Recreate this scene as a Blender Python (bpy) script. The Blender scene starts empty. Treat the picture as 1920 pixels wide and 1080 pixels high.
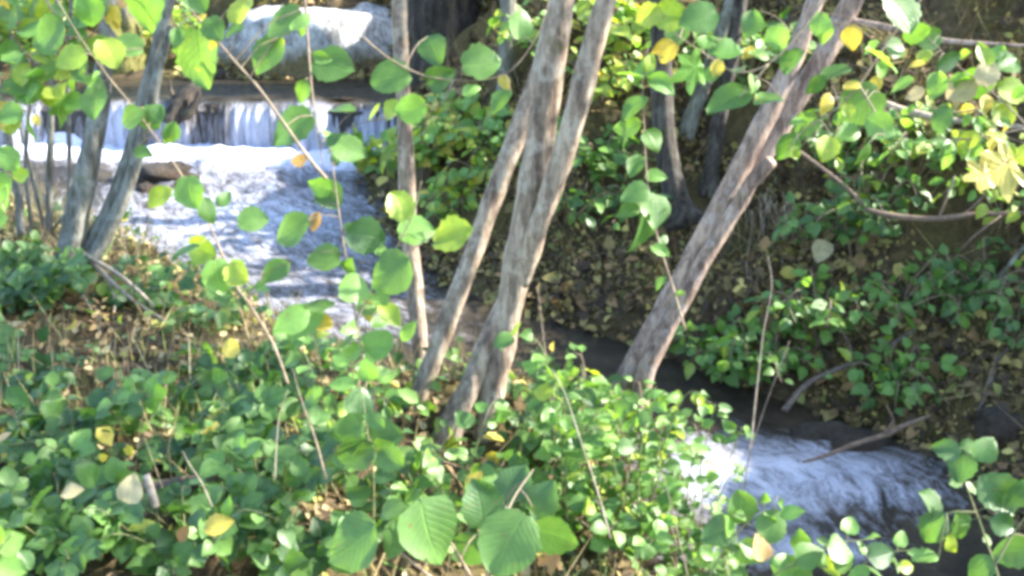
import bpy, math, random
import numpy as np
from mathutils import Vector, Matrix, noise as mnoise

random.seed(7); np.random.seed(7)
S = bpy.context.scene
COL = S.collection

# ------------------------------------------------------------------ camera
PITCH = math.radians(20.0); HFOV = math.radians(50.0); F = 960.0 / math.tan(HFOV / 2)
CAM = Vector((0, 0, 2.8))
FW = Vector((0, math.cos(PITCH), -math.sin(PITCH))); UP = Vector((0, math.sin(PITCH), math.cos(PITCH))); RT = Vector((1, 0, 0))
cam = bpy.data.cameras.new('camera'); cam.angle = HFOV; cam.clip_start = 0.05; cam.clip_end = 2000
camo = bpy.data.objects.new('camera', cam); COL.objects.link(camo)
camo.location = CAM; camo.rotation_euler = (math.pi / 2 - PITCH, 0, 0); S.camera = camo

# ------------------------------------------------------------------ light
SUN = Vector((0.83, 0.16, 0.53)).normalized()
world = bpy.data.worlds.new('World'); S.world = world; world.use_nodes = True
wn = world.node_tree.nodes; wl = world.node_tree.links
sky = wn.new('ShaderNodeTexSky'); sky.sky_type = 'NISHITA'; sky.sun_disc = False
sky.sun_elevation = math.asin(SUN.z); sky.sun_rotation = math.atan2(SUN.x, SUN.y)
wl.new(sky.outputs[0], wn['Background'].inputs[0]); wn['Background'].inputs[1].default_value = 0.15
sl = bpy.data.lights.new('sun', 'SUN'); sl.energy = 4.0; sl.angle = math.radians(0.53); sl.color = (1.0, 0.94, 0.84)
so = bpy.data.objects.new('sun', sl); COL.objects.link(so); so.rotation_euler = SUN.to_track_quat('Z', 'Y').to_euler(); so.location = (8, 4, 12)
S.view_settings.view_transform = 'Standard'; S.view_settings.look = 'None'; S.view_settings.gamma = 1
S.view_settings.exposure = 2.75
S.render.engine = 'CYCLES'
S.cycles.use_denoising = True
S.cycles.max_bounces = 6; S.cycles.diffuse_bounces = 4; S.cycles.glossy_bounces = 3; S.cycles.transmission_bounces = 4
S.cycles.sample_clamp_indirect = 6
S.cycles.pixel_filter_type = 'BLACKMAN_HARRIS'; S.cycles.filter_width = 3.9

# ------------------------------------------------------------------ projection helpers
def ray(x, y): return FW + RT * ((x - 960) / F) + UP * ((540 - y) / F)
def P(x, y, d): return CAM + ray(x, y) * d                      # point at camera depth d
def PY(x, y, Y): r = ray(x, y); return CAM + r * (Y / r.y)      # point in the vertical plane world-y = Y

# ------------------------------------------------------------------ terrain
FAR = [(-14, 11.2), (-3.3, 11.35), (-1.4, 11.3), (-.85, 10.9), (-.95, 10.1), (-1.05, 9.8), (-1.17, 9.03), (-.985, 8.14), (-.635, 7.3), (-.21, 6.82),
       (.41, 6.54), (.944, 6.17), (1.58, 5.68), (2.0, 5.45), (2.29, 5.03), (2.34, 4.43), (2.6, 3.2), (3.4, 1), (4.6, -4), (9, -30)]
NEAR = [(-14, 9.0), (-5, 8.7), (-3.37, 7.75), (-2.61, 7.3), (-1.94, 6.69), (-1.28, 6.07), (-.78, 5.62), (-.176, 5.44), (.36, 5.28), (.55, 4.85),
        (.50, 4.41), (.70, 3.6), (1.5, 2.2), (2.2, .5), (3.2, -4), (7, -30)]
CEN = [(-3.0, 14, .97), (-2.9, 10.15, .96), (-2.9, 9.95, .60), (-2.4, 8.8, .52), (-1.7, 7.6, .42), (-.9, 6.6, .30), (0, 6.0, .18), (1.0, 5.5, .08),
       (1.7, 4.9, .02), (1.9, 4.2, -.02), (2.3, 3, -.06), (3, 1, -.15), (4, -4, -.4), (8, -30, -1)]
def segd(X, Y, A, B):
    ax, ay = A[:2]; bx, by = B[:2]; dx, dy = bx - ax, by - ay
    t = np.clip(((X - ax) * dx + (Y - ay) * dy) / (dx * dx + dy * dy), 0, 1)
    qx, qy = X - (ax + t * dx), Y - (ay + t * dy)
    return np.sqrt(qx * qx + qy * qy), t, dx * qy - dy * qx
def polysd(X, Y, L):
    best = np.full(X.shape, 1e9); sg = np.zeros(X.shape)
    for a, b in zip(L[:-1], L[1:]):
        d, t, c = segd(X, Y, a, b); m = d < best - 1e-9
        best = np.where(m, d, best); sg = np.where(m, np.sign(c), sg)
    return best * np.where(sg == 0, 1, sg)
def waterz(X, Y):
    best = np.full(X.shape, 1e9); z = np.zeros(X.shape)
    for a, b in zip(CEN[:-1], CEN[1:]):
        d, t, c = segd(X, Y, a, b); m = d < best
        best = np.where(m, d, best); z = np.where(m, a[2] + t * (b[2] - a[2]), z)
    return z
_rng = np.random.RandomState(3)
WV = [(np.cos(a) * k, np.sin(a) * k, ph, amp) for a, k, ph, amp in
      [(_rng.uniform(0, 6.28), k, _rng.uniform(0, 6.28), am) for k, am in
       [(1.1, .10), (1.7, .08), (2.3, .07), (3.6, .05), (5.0, .04), (7.1, .03), (9.3, .025), (13, .018), (17, .015), (24, .01)] for _ in (0, 1)]]
def bump(X, Y):
    z = np.zeros(np.shape(X))
    for kx, ky, ph, am in WV: z = z + am * np.sin(kx * X + ky * Y + ph + .8 * np.sin(.7 * ky * X - .6 * kx * Y + ph))
    return z
def ground_np(X, Y):
    X = np.asarray(X, float); Y = np.asarray(Y, float)
    dn = -polysd(X, Y, NEAR); df = polysd(X, Y, FAR); w = waterz(X, Y); b = bump(X, Y)
    near = w + .27 * (1 - np.exp(-np.maximum(dn, 0) / .22)) + .16 * np.minimum(np.maximum(dn, 0), 3.2) + b * .35 * np.minimum(1, np.maximum(dn, 0) / .5)
    near = np.minimum(near, 1.12 + .1 * b)
    d = np.maximum(df, 0)
    steep = np.clip((X + 1.6) / 1.2, 0, 1)
    h1 = .9 * np.minimum(d, 2.9) + .12 * np.maximum(d - 2.9, 0)
    h0 = .07 * (1 - np.exp(-d / .1)) + .42 * np.minimum(d, 2.0) + .15 * np.maximum(np.minimum(d, 40) - 2, 0)
    far = w + h0 * (1 - steep) + h1 * steep + b * 1.15 * np.minimum(1, d / .6)
    bed = w - .22 * np.clip(np.minimum(-dn, -df) / .35, 0, 1) + .04 * b
    z = np.where(dn > 0, near, np.where(df > 0, far, bed))
    return z
def gz(x, y): return float(ground_np(np.array([x]), np.array([y]))[0])
def G(x, y, lift=0.0):                                            # where the line of sight meets the ground
    r = ray(x, y); ds = np.arange(1.2, 20, .02)
    X = CAM.x + r.x * ds; Y = CAM.y + r.y * ds; Z = CAM.z + r.z * ds
    g = ground_np(X, Y); hit = np.nonzero(Z < g)[0]
    i = hit[0] if len(hit) else len(ds) - 1
    return Vector((X[i], Y[i], g[i] + lift))
def GD(x, y): p = G(x, y); return (p - CAM).dot(FW)

# ------------------------------------------------------------------ materials
def mat(name):
    m = bpy.data.materials.new(name); m.use_nodes = True; nt = m.node_tree
    b = nt.nodes['Principled BSDF']; return m, nt, b
def N(nt, t, **kw):
    n = nt.nodes.new(t)
    for k, v in kw.items(): setattr(n, k, v)
    return n
def ramp(nt, stops, interp='LINEAR'):
    r = N(nt, 'ShaderNodeValToRGB'); e = r.color_ramp; e.interpolation = interp
    while len(e.elements) < len(stops): e.elements.new(.5)
    for el, (p, c) in zip(e.elements, stops): el.position = p; el.color = (*c, 1) if len(c) == 3 else c
    return r
def noise(nt, scale, detail=5, rough=.6, coord=None, vscale=None, dist=0):
    n = N(nt, 'ShaderNodeTexNoise'); n.inputs['Scale'].default_value = scale; n.inputs['Detail'].default_value = detail
    n.inputs['Roughness'].default_value = rough; n.inputs['Distortion'].default_value = dist
    if coord is not None:
        if vscale:
            mp = N(nt, 'ShaderNodeMapping'); mp.inputs['Scale'].default_value = vscale; nt.links.new(coord, mp.inputs[0]); coord = mp.outputs[0]
        nt.links.new(coord, n.inputs['Vector'])
    return n
def mixc(nt, a, b, f, mode='MIX'):
    m = N(nt, 'ShaderNodeMix', data_type='RGBA', blend_type=mode)
    for v, i in ((f, 0), (a, 6), (b, 7)):
        if hasattr(v, 'is_output'): nt.links.new(v, m.inputs[i])
        elif i == 0: m.inputs[0].default_value = v
        else: m.inputs[i].default_value = (*v, 1)
    return m.outputs[2]
def mth(nt, op, a, b=None, clamp=False):
    m = N(nt, 'ShaderNodeMath', operation=op); m.use_clamp = clamp
    for v, i in ((a, 0), (b, 1)):
        if v is None: continue
        if hasattr(v, 'is_output'): nt.links.new(v, m.inputs[i])
        else: m.inputs[i].default_value = v
    return m.outputs[0]
def bumpn(nt, h, strength, dist=.01):
    b = N(nt, 'ShaderNodeBump'); b.inputs['Strength'].default_value = strength; b.inputs['Distance'].default_value = dist
    nt.links.new(h, b.inputs['Height']); return b.outputs[0]
def attr(nt, name): a = N(nt, 'ShaderNodeAttribute'); a.attribute_name = name; return a
def pos(nt): return N(nt, 'ShaderNodeNewGeometry').outputs['Position']

def soil_mat():
    m, nt, b = mat('soil'); p = pos(nt)
    n1 = noise(nt, 1.3, 6, .65, p); n2 = noise(nt, 14, 6, .7, p); n3 = noise(nt, 60, 4, .7, p)
    c = ramp(nt, [(.3, (.025, .017, .011)), (.5, (.07, .048, .028)), (.7, (.15, .108, .06))]); nt.links.new(n2.outputs[0], c.inputs[0])
    mo = ramp(nt, [(.42, (0, 0, 0)), (.58, (1, 1, 1))]); nt.links.new(n1.outputs[0], mo.inputs[0])
    moss = ramp(nt, [(.35, (.05, .047, .012)), (.65, (.16, .135, .035))]); nt.links.new(n3.outputs[0], moss.inputs[0])
    f = mth(nt, 'MULTIPLY', mo.outputs[0], .55)
    nt.links.new(mixc(nt, c.outputs[0], moss.outputs[0], f), b.inputs['Base Color']); b.inputs['Roughness'].default_value = .95
    b.inputs['Specular IOR Level'].default_value = .2
    nt.links.new(bumpn(nt, mth(nt, 'ADD', n2.outputs[0], mth(nt, 'MULTIPLY', n3.outputs[0], .5)), .9, .05), b.inputs['Normal'])
    return m
def bark_mat(name, c0, c1, c2, lich, vs=(9, 9, 1.6)):
    m, nt, b = mat(name); p = N(nt, 'ShaderNodeTexCoord').outputs['Object']
    n1 = noise(nt, 2.2, 7, .72, p, vs); n2 = noise(nt, 9, 6, .65, p); n3 = noise(nt, 70, 6, .75, p, (1, 1, .35)); n4 = noise(nt, 14, 3, .6, p)
    c = ramp(nt, [(.38, c0), (.5, c1), (.62, c2)]); nt.links.new(n1.outputs[0], c.inputs[0])
    l = ramp(nt, [(.52, (0, 0, 0)), (.62, (1, 1, 1))]); nt.links.new(n2.outputs[0], l.inputs[0])
    col = mixc(nt, c.outputs[0], lich, mth(nt, 'MULTIPLY', l.outputs[0], .55))
    k = ramp(nt, [(.38, (.40, .38, .36)), (.52, (1, 1, 1))]); nt.links.new(n3.outputs[0], k.inputs[0])
    col = mixc(nt, col, k.outputs[0], .55, 'MULTIPLY')
    g = ramp(nt, [(.6, (0, 0, 0)), (.7, (1, 1, 1))]); nt.links.new(n4.outputs[0], g.inputs[0])
    col = mixc(nt, col, (.10, .11, .03), mth(nt, 'MULTIPLY', g.outputs[0], .35))
    nt.links.new(col, b.inputs['Base Color']); b.inputs['Roughness'].default_value = .85; b.inputs['Specular IOR Level'].default_value = .25
    nt.links.new(bumpn(nt, mth(nt, 'ADD', n1.outputs[0], mth(nt, 'MULTIPLY', n3.outputs[0], .6)), .7, .02), b.inputs['Normal'])
    return m
def leaf_mat(name, col, col2, tr, spots=None, gloss=.45, trans=.38):
    m, nt, b = mat(name); p = N(nt, 'ShaderNodeTexCoord'); r = N(nt, 'ShaderNodeObjectInfo').outputs['Random']
    uv = N(nt, 'ShaderNodeSeparateXYZ'); nt.links.new(p.outputs['UV'], uv.inputs[0])
    au = mth(nt, 'ABSOLUTE', mth(nt, 'SUBTRACT', uv.outputs[0], .5))
    vein = mth(nt, 'SINE', mth(nt, 'MULTIPLY', mth(nt, 'SUBTRACT', uv.outputs[1], mth(nt, 'MULTIPLY', au, .75)), 56.0))
    vr = ramp(nt, [(.72, (0, 0, 0)), (.98, (1, 1, 1))]); nt.links.new(mth(nt, 'ADD', mth(nt, 'MULTIPLY', vein, .5), .5), vr.inputs[0])
    rib = ramp(nt, [(0.0, (1, 1, 1)), (.035, (0, 0, 0))]); nt.links.new(au, rib.inputs[0])
    vv = mth(nt, 'MULTIPLY', mth(nt, 'MAXIMUM', mth(nt, 'MULTIPLY', vr.outputs[0], .45), rib.outputs[0]), .55)
    base = mixc(nt, col, col2, r)
    nz = noise(nt, 3.2, 4, .6, p.outputs['Object']); nt.links.new(mth(nt, 'MULTIPLY', r, 50), nz.inputs['Scale']) if False else None
    ad = N(nt, 'ShaderNodeVectorMath', operation='ADD'); nt.links.new(p.outputs['Object'], ad.inputs[0])
    cb = N(nt, 'ShaderNodeCombineXYZ'); nt.links.new(mth(nt, 'MULTIPLY', r, 37.0), cb.inputs[0]); nt.links.new(cb.outputs[0], ad.inputs[1]); nt.links.new(ad.outputs[0], nz.inputs['Vector'])
    k = ramp(nt, [(.3, (.75, .75, .75)), (.7, (1.15, 1.15, 1.1))]); nt.links.new(nz.outputs[0], k.inputs[0])
    base = mixc(nt, base, k.outputs[0], .8, 'MULTIPLY')
    if spots:
        sp = ramp(nt, [(.60, (0, 0, 0)), (.68, (1, 1, 1))]); nt.links.new(nz.outputs[0], sp.inputs[0])
        base = mixc(nt, base, spots, mth(nt, 'MULTIPLY', sp.outputs[0], .8))
    n6 = noise(nt, 9, 3, .6, ad.outputs[0]); bl = ramp(nt, [(.64, (0, 0, 0)), (.69, (1, 1, 1))]); nt.links.new(n6.outputs[0], bl.inputs[0]); base = mixc(nt, base, (.14, .085, .035), mth(nt, 'MULTIPLY', bl.outputs[0], .75))
    pale = mixc(nt, base, (1.5, 1.5, 1.2), 1.0, 'MULTIPLY')
    base = mixc(nt, base, pale, vv)
    nt.links.new(base, b.inputs['Base Color']); b.inputs['Roughness'].default_value = gloss; b.inputs['Specular IOR Level'].default_value = .45
    bn = bumpn(nt, mth(nt, 'MULTIPLY', vv, -1.0), .25, .02); nt.links.new(bn, b.inputs['Normal'])
    t = N(nt, 'ShaderNodeBsdfTranslucent'); nt.links.new(mixc(nt, base, tr, 1.0, 'MULTIPLY'), t.inputs[0]); nt.links.new(bn, t.inputs['Normal'])
    mx = N(nt, 'ShaderNodeMixShader'); mx.inputs[0].default_value = trans
    nt.links.new(b.outputs[0], mx.inputs[1]); nt.links.new(t.outputs[0], mx.inputs[2]); nt.links.new(mx.outputs[0], nt.nodes['Material Output'].inputs[0])
    return m
def vleaf_mat(name, gloss=.5, trans=.35, tr=(1.8, 1.9, .8)):
    m, nt, b = mat(name); c = attr(nt, 'col').outputs[0]
    n = noise(nt, 40, 3, .6, pos(nt)); k = ramp(nt, [(.3, (.7, .7, .7)), (.7, (1.15, 1.15, 1.1))]); nt.links.new(n.outputs[0], k.inputs[0])
    c = mixc(nt, c, k.outputs[0], .8, 'MULTIPLY')
    nt.links.new(c, b.inputs['Base Color']); b.inputs['Roughness'].default_value = gloss; b.inputs['Specular IOR Level'].default_value = .35
    t = N(nt, 'ShaderNodeBsdfTranslucent'); nt.links.new(mixc(nt, c, tr, 1.0, 'MULTIPLY'), t.inputs[0])
    mx = N(nt, 'ShaderNodeMixShader'); mx.inputs[0].default_value = trans
    nt.links.new(b.outputs[0], mx.inputs[1]); nt.links.new(t.outputs[0], mx.inputs[2]); nt.links.new(mx.outputs[0], nt.nodes['Material Output'].inputs[0])
    return m
def stem_mat(name, c0, c1, rough=.7):
    m, nt, b = mat(name); p = pos(nt); n = noise(nt, 45, 4, .6, p)
    c = ramp(nt, [(.35, c0), (.65, c1)]); nt.links.new(n.outputs[0], c.inputs[0]); nt.links.new(c.outputs[0], b.inputs['Base Color'])
    b.inputs['Roughness'].default_value = rough; nt.links.new(bumpn(nt, n.outputs[0], .5, .004), b.inputs['Normal']); return m
def rock_mat(name, c0, c1, moss, mosslo):
    m, nt, b = mat(name); tc = N(nt, 'ShaderNodeTexCoord').outputs['Object']; g = N(nt, 'ShaderNodeSeparateXYZ'); nt.links.new(tc, g.inputs[0])
    n1 = noise(nt, 4, 7, .7, tc); n2 = noise(nt, 22, 6, .75, tc, (1, 1, .3))
    c = ramp(nt, [(.42, c0), (.56, c1)]); nt.links.new(mth(nt, 'ADD', mth(nt, 'MULTIPLY', n1.outputs[0], .5), mth(nt, 'MULTIPLY', n2.outputs[0], .5)), c.inputs[0])
    mz = mth(nt, 'SUBTRACT', mth(nt, 'ADD', mosslo, mth(nt, 'MULTIPLY', n1.outputs[0], .55)), g.outputs[2])
    mz = mth(nt, 'MULTIPLY', mz, 5.0, True)
    mc = ramp(nt, [(.35, tuple(v * .4 for v in moss)), (.65, moss)]); nt.links.new(n2.outputs[0], mc.inputs[0])
    nt.links.new(mixc(nt, c.outputs[0], mc.outputs[0], mz), b.inputs['Base Color']); b.inputs['Roughness'].default_value = .9
    nt.links.new(bumpn(nt, mth(nt, 'ADD', n1.outputs[0], n2.outputs[0]), 1.0, .12), b.inputs['Normal']); return m
def water_mat(name, vs, fs, thr):
    m, nt, b = mat(name); p = pos(nt); f = attr(nt, 'foam').outputs['Fac']; uv = attr(nt, 'flow').outputs['Vector']
    n1 = noise(nt, fs, 7, .7, uv, vs, .5); n2 = noise(nt, fs * 4, 5, .7, uv, vs); n3 = noise(nt, 4, 4, .6, p); n5 = noise(nt, 70, 4, .75, p)
    s = mth(nt, 'ADD', mth(nt, 'MULTIPLY', n1.outputs[0], .55), mth(nt, 'ADD', mth(nt, 'MULTIPLY', n2.outputs[0], .30), mth(nt, 'MULTIPLY', n5.outputs[0], .15)))
    a = mth(nt, 'MULTIPLY', mth(nt, 'SUBTRACT', mth(nt, 'ADD', s, mth(nt, 'MULTIPLY', f, .5)), thr), 4.6, True)
    a = mth(nt, 'MULTIPLY', a, mth(nt, 'ADD', .22, mth(nt, 'MULTIPLY', f, .66)), True)
    dk = ramp(nt, [(.35, (.018, .014, .009)), (.65, (.050, .038, .022))]); nt.links.new(n3.outputs[0], dk.inputs[0])
    nt.links.new(mixc(nt, dk.outputs[0], (.70, .73, .88), a), b.inputs['Base Color'])  # foam white tinted blue: the sky's light is put into its colour
    nt.links.new(mth(nt, 'ADD', mth(nt, 'MULTIPLY', a, .5), .08), b.inputs['Roughness']); b.inputs['IOR'].default_value = 1.33
    h = mth(nt, 'ADD', n1.outputs[0], mth(nt, 'ADD', mth(nt, 'MULTIPLY', n2.outputs[0], .45), mth(nt, 'MULTIPLY', n5.outputs[0], .3)))
    nt.links.new(bumpn(nt, h, .75, .05), b.inputs['Normal']); return m

M = {}
M['soil'] = soil_mat()
M['bark_grey'] = bark_mat('bark_grey', (.12, .085, .065), (.27, .205, .15), (.44, .355, .265), (.45, .40, .32))
M['bark_red'] = bark_mat('bark_red', (.12, .08, .065), (.27, .195, .15), (.44, .325, .25), (.40, .35, .32))
M['bark_left'] = bark_mat('bark_left', (.07, .065, .05), (.15, .145, .12), (.24, .235, .20), (.30, .32, .28))
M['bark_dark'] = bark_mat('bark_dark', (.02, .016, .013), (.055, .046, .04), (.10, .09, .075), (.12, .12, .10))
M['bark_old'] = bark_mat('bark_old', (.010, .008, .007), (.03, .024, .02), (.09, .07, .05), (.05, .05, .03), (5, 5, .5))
M['twig'] = stem_mat('twig', (.12, .085, .05), (.26, .20, .13))
M['twig_pale'] = stem_mat('twig_pale', (.19, .145, .10), (.38, .31, .23))
M['twig_dark'] = stem_mat('twig_dark', (.05, .035, .028), (.12, .09, .07))
M['stalk_green'] = stem_mat('stalk_green', (.07, .10, .03), (.18, .17, .07))
M['dead_wood'] = stem_mat('dead_wood', (.07, .045, .03), (.16, .105, .065))
M['boulder'] = rock_mat('boulder', (.22, .21, .20), (.78, .78, .77), (.26, .20, .08), .0)
M['mossy'] = rock_mat('mossy', (.10, .09, .07), (.22, .20, .16), (.26, .25, .06), .4)
M['wet_rock'] = rock_mat('wet_rock', (.03, .025, .02), (.08, .065, .05), (.075, .045, .02), -.1)
M['weir'] = rock_mat('weir', (.03, .028, .025), (.09, .08, .07), (.05, .05, .02), 0)
TRG = (2.0, 2.0, .7)
PAL = {'green': ((.070, .150, .038), (.10, .19, .045), TRG, None), 'deep': ((.042, .098, .034), (.065, .135, .040), TRG, None),
       'light': ((.11, .23, .05), (.16, .29, .07), TRG, None), 'lime': ((.20, .30, .04), (.30, .36, .05), (1.7, 1.7, .6), (.42, .36, .03)),
       'edge': ((.08, .17, .045), (.12, .21, .05), TRG, (.42, .33, .03)), 'yellow': ((.42, .34, .05), (.50, .42, .09), (1.3, 1.2, .6), (.45, .25, .03)),
       'brown': ((.26, .15, .055), (.40, .27, .11), (1.2, 1.0, .6), (.13, .07, .03)), 'pale': ((.34, .29, .15), (.44, .38, .22), (1.1, 1.0, .8), None)}
for k, (a, b_, t, s) in PAL.items(): M['leaf_' + k] = leaf_mat('leaf_' + k, a, b_, t, s, gloss=.42 if k != 'brown' else .75)
M['vleaf'] = vleaf_mat('cover_leaf'); M['litter'] = vleaf_mat('litter', .8, .15, (1.2, 1.1, .7)); M['crown'] = vleaf_mat('crown_leaf', .5, .3)
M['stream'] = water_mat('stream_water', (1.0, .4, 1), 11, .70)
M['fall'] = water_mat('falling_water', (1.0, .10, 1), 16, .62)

# ------------------------------------------------------------------ object helpers
def setp(o, label=None, cat=None, group=None, kind=None):
    for k, v in (('label', label), ('category', cat), ('group', group), ('kind', kind)):
        if v: o[k] = v
    return o
def meshobj(name, verts, faces, material, parent=None, smooth=True, origin=None):
    me = bpy.data.meshes.new(name)
    if origin is not None: verts = [Vector(v) - origin for v in verts]
    me.from_pydata([tuple(v) for v in verts], [], faces); me.materials.append(material)
    if smooth: me.polygons.foreach_set('use_smooth', [True] * len(me.polygons))
    o = bpy.data.objects.new(name, me); COL.objects.link(o)
    if parent is not None:
        o.parent = parent
        if origin is not None: o.location = origin - parent.location
    elif origin is not None: o.location = origin
    return o
def thing(name, loc, label, cat, group=None):
    o = bpy.data.objects.new(name, None); o.empty_display_size = .1; COL.objects.link(o); o.location = loc
    return setp(o, label, cat, group)
def catmull(pts, n):
    p = [np.array(q, float) for q in pts]; p = [2 * p[0] - p[1]] + p + [2 * p[-1] - p[-2]]; out = []
    for i in range(1, len(p) - 2):
        a, b, c, d = p[i - 1:i + 3]
        for k in range(n):
            t = k / n; out.append(.5 * (2 * b + (c - a) * t + (2 * a - 5 * b + 4 * c - d) * t * t + (3 * b - a - 3 * c + d) * t ** 3))
    out.append(p[-2]); return out
def tube(pts, sides, n=4, rough=0.0, seed=0, cap=True, lump=0.0):
    """pts: (x, y, z, radius); returns verts, faces of a bent tapering tube"""
    c = catmull(pts, n) if len(pts) > 2 or n > 1 else [np.array(q, float) for q in pts]
    V, Fc = [], []
    ref = Vector((.3, 1, .2)).normalized(); prev = None
    for i, q in enumerate(c):
        a = Vector(c[max(i - 1, 0)][:3]); b = Vector(c[min(i + 1, len(c) - 1)][:3]); t = (b - a)
        t = t.normalized() if t.length > 1e-9 else Vector((0, 0, 1))
        u = (prev - t * prev.dot(t)) if prev is not None else (ref - t * ref.dot(t))
        u.normalize(); prev = u; w = t.cross(u)
        for s in range(sides):
            an = 2 * math.pi * s / sides; r = max(q[3], .0003)
            if rough:
                pp = Vector((math.cos(an) * 1.3 + seed * 7.1, math.sin(an) * 1.3, i * .33))
                r *= 1 + rough * mnoise.noise(pp) + lump * mnoise.noise(pp * .5 + Vector((9, 3, 1)))
            V.append(Vector(q[:3]) + (u * math.cos(an) + w * math.sin(an)) * r)
        if i:
            k = (i - 1) * sides
            for s in range(sides): Fc.append((k + s, k + (s + 1) % sides, k + sides + (s + 1) % sides, k + sides + s))
    if cap:
        Fc.append(tuple(range(sides))[::-1]); Fc.append(tuple(range(len(V) - sides, len(V))))
    return V, Fc
def joinvf(L):
    V, Fc = [], []
    for v, f in L:
        k = len(V); V += v; Fc += [tuple(i + k for i in q) for q in f]
    return V, Fc

# ------------------------------------------------------------------ setting: ground
def axis(lo, hi, step, far):
    a = list(np.arange(lo, hi + 1e-6, step)); s = step; x = lo; L = []
    while x > -far: s *= 1.35; x -= s; L.append(x)
    s = step; x = hi; R = []
    while x < far: s *= 1.35; x += s; R.append(x)
    return np.array(L[::-1] + a + R)
def grid(name, xs, ys, zf, material, kind='structure', attrs=None, keep=None):
    X, Y = np.meshgrid(xs, ys); Z = zf(X, Y); nx, ny = len(xs), len(ys)
    V = np.stack([X, Y, Z], -1).reshape(-1, 3); i = np.arange(nx * ny).reshape(ny, nx)
    Fq = np.stack([i[:-1, :-1], i[:-1, 1:], i[1:, 1:], i[1:, :-1]], -1).reshape(-1, 4)
    if keep is not None:
        k = keep(X, Y).reshape(-1); Fq = Fq[k[Fq].any(1)]
        used = np.unique(Fq); mp = np.zeros(len(V), int); mp[used] = np.arange(len(used)); V = V[used]; Fq = mp[Fq]
    me = bpy.data.meshes.new(name); me.vertices.add(len(V)); me.vertices.foreach_set('co', V.ravel())
    me.loops.add(Fq.size); me.loops.foreach_set('vertex_index', Fq.ravel().astype(np.int32))
    me.polygons.add(len(Fq)); me.polygons.foreach_set('loop_start', np.arange(0, Fq.size, 4, dtype=np.int32)); me.polygons.foreach_set('use_smooth', np.ones(len(Fq), bool))
    me.update(); me.validate(); me.materials.append(material)
    if attrs:
        for nm, (ty, fn) in attrs.items():
            at = me.attributes.new(nm, ty, 'POINT'); at.data.foreach_set('value' if ty == 'FLOAT' else 'vector', fn(V[:, 0], V[:, 1]).ravel())
    o = bpy.data.objects.new(name, me); COL.objects.link(o); return setp(o, kind=kind)
grid('ground', axis(-7, 7, .05, 300), axis(1, 15, .05, 300), ground_np, M['soil'])

# ------------------------------------------------------------------ setting: water
def flowuv(X, Y):
    """along-stream and cross-stream coordinates"""
    best = np.full(X.shape, 1e9); u = np.zeros(X.shape); v = np.zeros(X.shape); acc = 0
    for a, b in zip(CEN[:-1], CEN[1:]):
        L = math.hypot(b[0] - a[0], b[1] - a[1]); d, t, c = segd(X, Y, a, b); m = d < best
        best = np.where(m, d, best); u = np.where(m, acc + t * L, u); v = np.where(m, c / L, v); acc += L
    return u, v
def turb(X, Y, k):
    z = np.zeros(X.shape); r = np.random.RandomState(11)
    for i in range(26):
        a = r.uniform(0, 6.28); f = k * r.uniform(.5, 4.5); ph = r.uniform(0, 6.28)
        z += np.sin(f * (math.cos(a) * X + math.sin(a) * Y) + ph + 1.3 * np.sin(f * .37 * (math.sin(a) * X - math.cos(a) * Y) + ph * 2)) / (1 + f / k)
    return z / 4
def rough_at(X, Y):
    t = np.exp(-((Y - 9.5) / 1.0) ** 2) * 1.0 + .5 * np.exp(-((X + 2.0) / 1.5) ** 2 - ((Y - 7.9) / 1.1) ** 2)
    t += .5 * np.exp(-((X + .7) / .7) ** 2 - ((Y - 5.9) / .5) ** 2)
    return t + .8 * np.exp(-((X - 1.45) / .8) ** 2 - ((Y - 4.85) / .6) ** 2) + .18
def stream_z(X, Y): return waterz(X, Y) + (turb(X, Y, 6) * .055 + turb(X + 3, Y, 15) * .022) * rough_at(X, Y)
def foam(X, Y):
    f = .85 * np.exp(-(np.maximum(9.85 - Y, 0) / .55) ** 2) + .54 * np.exp(-((X + 2.0) / 2.0) ** 2 - ((Y - 8.0) / 1.7) ** 2)
    f += .26 * np.exp(-((X + 1.0) / .9) ** 2 - ((Y - 6.3) / .7) ** 2)
    f += .62 * np.exp(-((X - 1.05) / .55) ** 2 - ((Y - 4.85) / .45) ** 2) + .48 * np.exp(-((X - 1.2) / .5) ** 2 - ((Y - 4.25) / .16) ** 2) + .46 * np.exp(-((X - 1.85) / .55) ** 2 - ((Y - 4.85) / .5) ** 2)
    return f + .1
flow3 = lambda X, Y: np.stack([flowuv(X, Y)[1], flowuv(X, Y)[0], np.zeros(X.shape)], -1)
inchan = lambda X, Y: (polysd(X, Y, NEAR) > -.25) & (polysd(X, Y, FAR) < .25)
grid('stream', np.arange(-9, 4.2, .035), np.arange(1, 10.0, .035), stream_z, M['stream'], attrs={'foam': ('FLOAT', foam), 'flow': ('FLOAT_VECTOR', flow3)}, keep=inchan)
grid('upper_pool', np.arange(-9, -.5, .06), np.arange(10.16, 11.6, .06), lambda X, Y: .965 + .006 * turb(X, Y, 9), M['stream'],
     attrs={'foam': ('FLOAT', lambda X, Y: np.full(X.shape, .12)), 'flow': ('FLOAT_VECTOR', flow3)})
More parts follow.
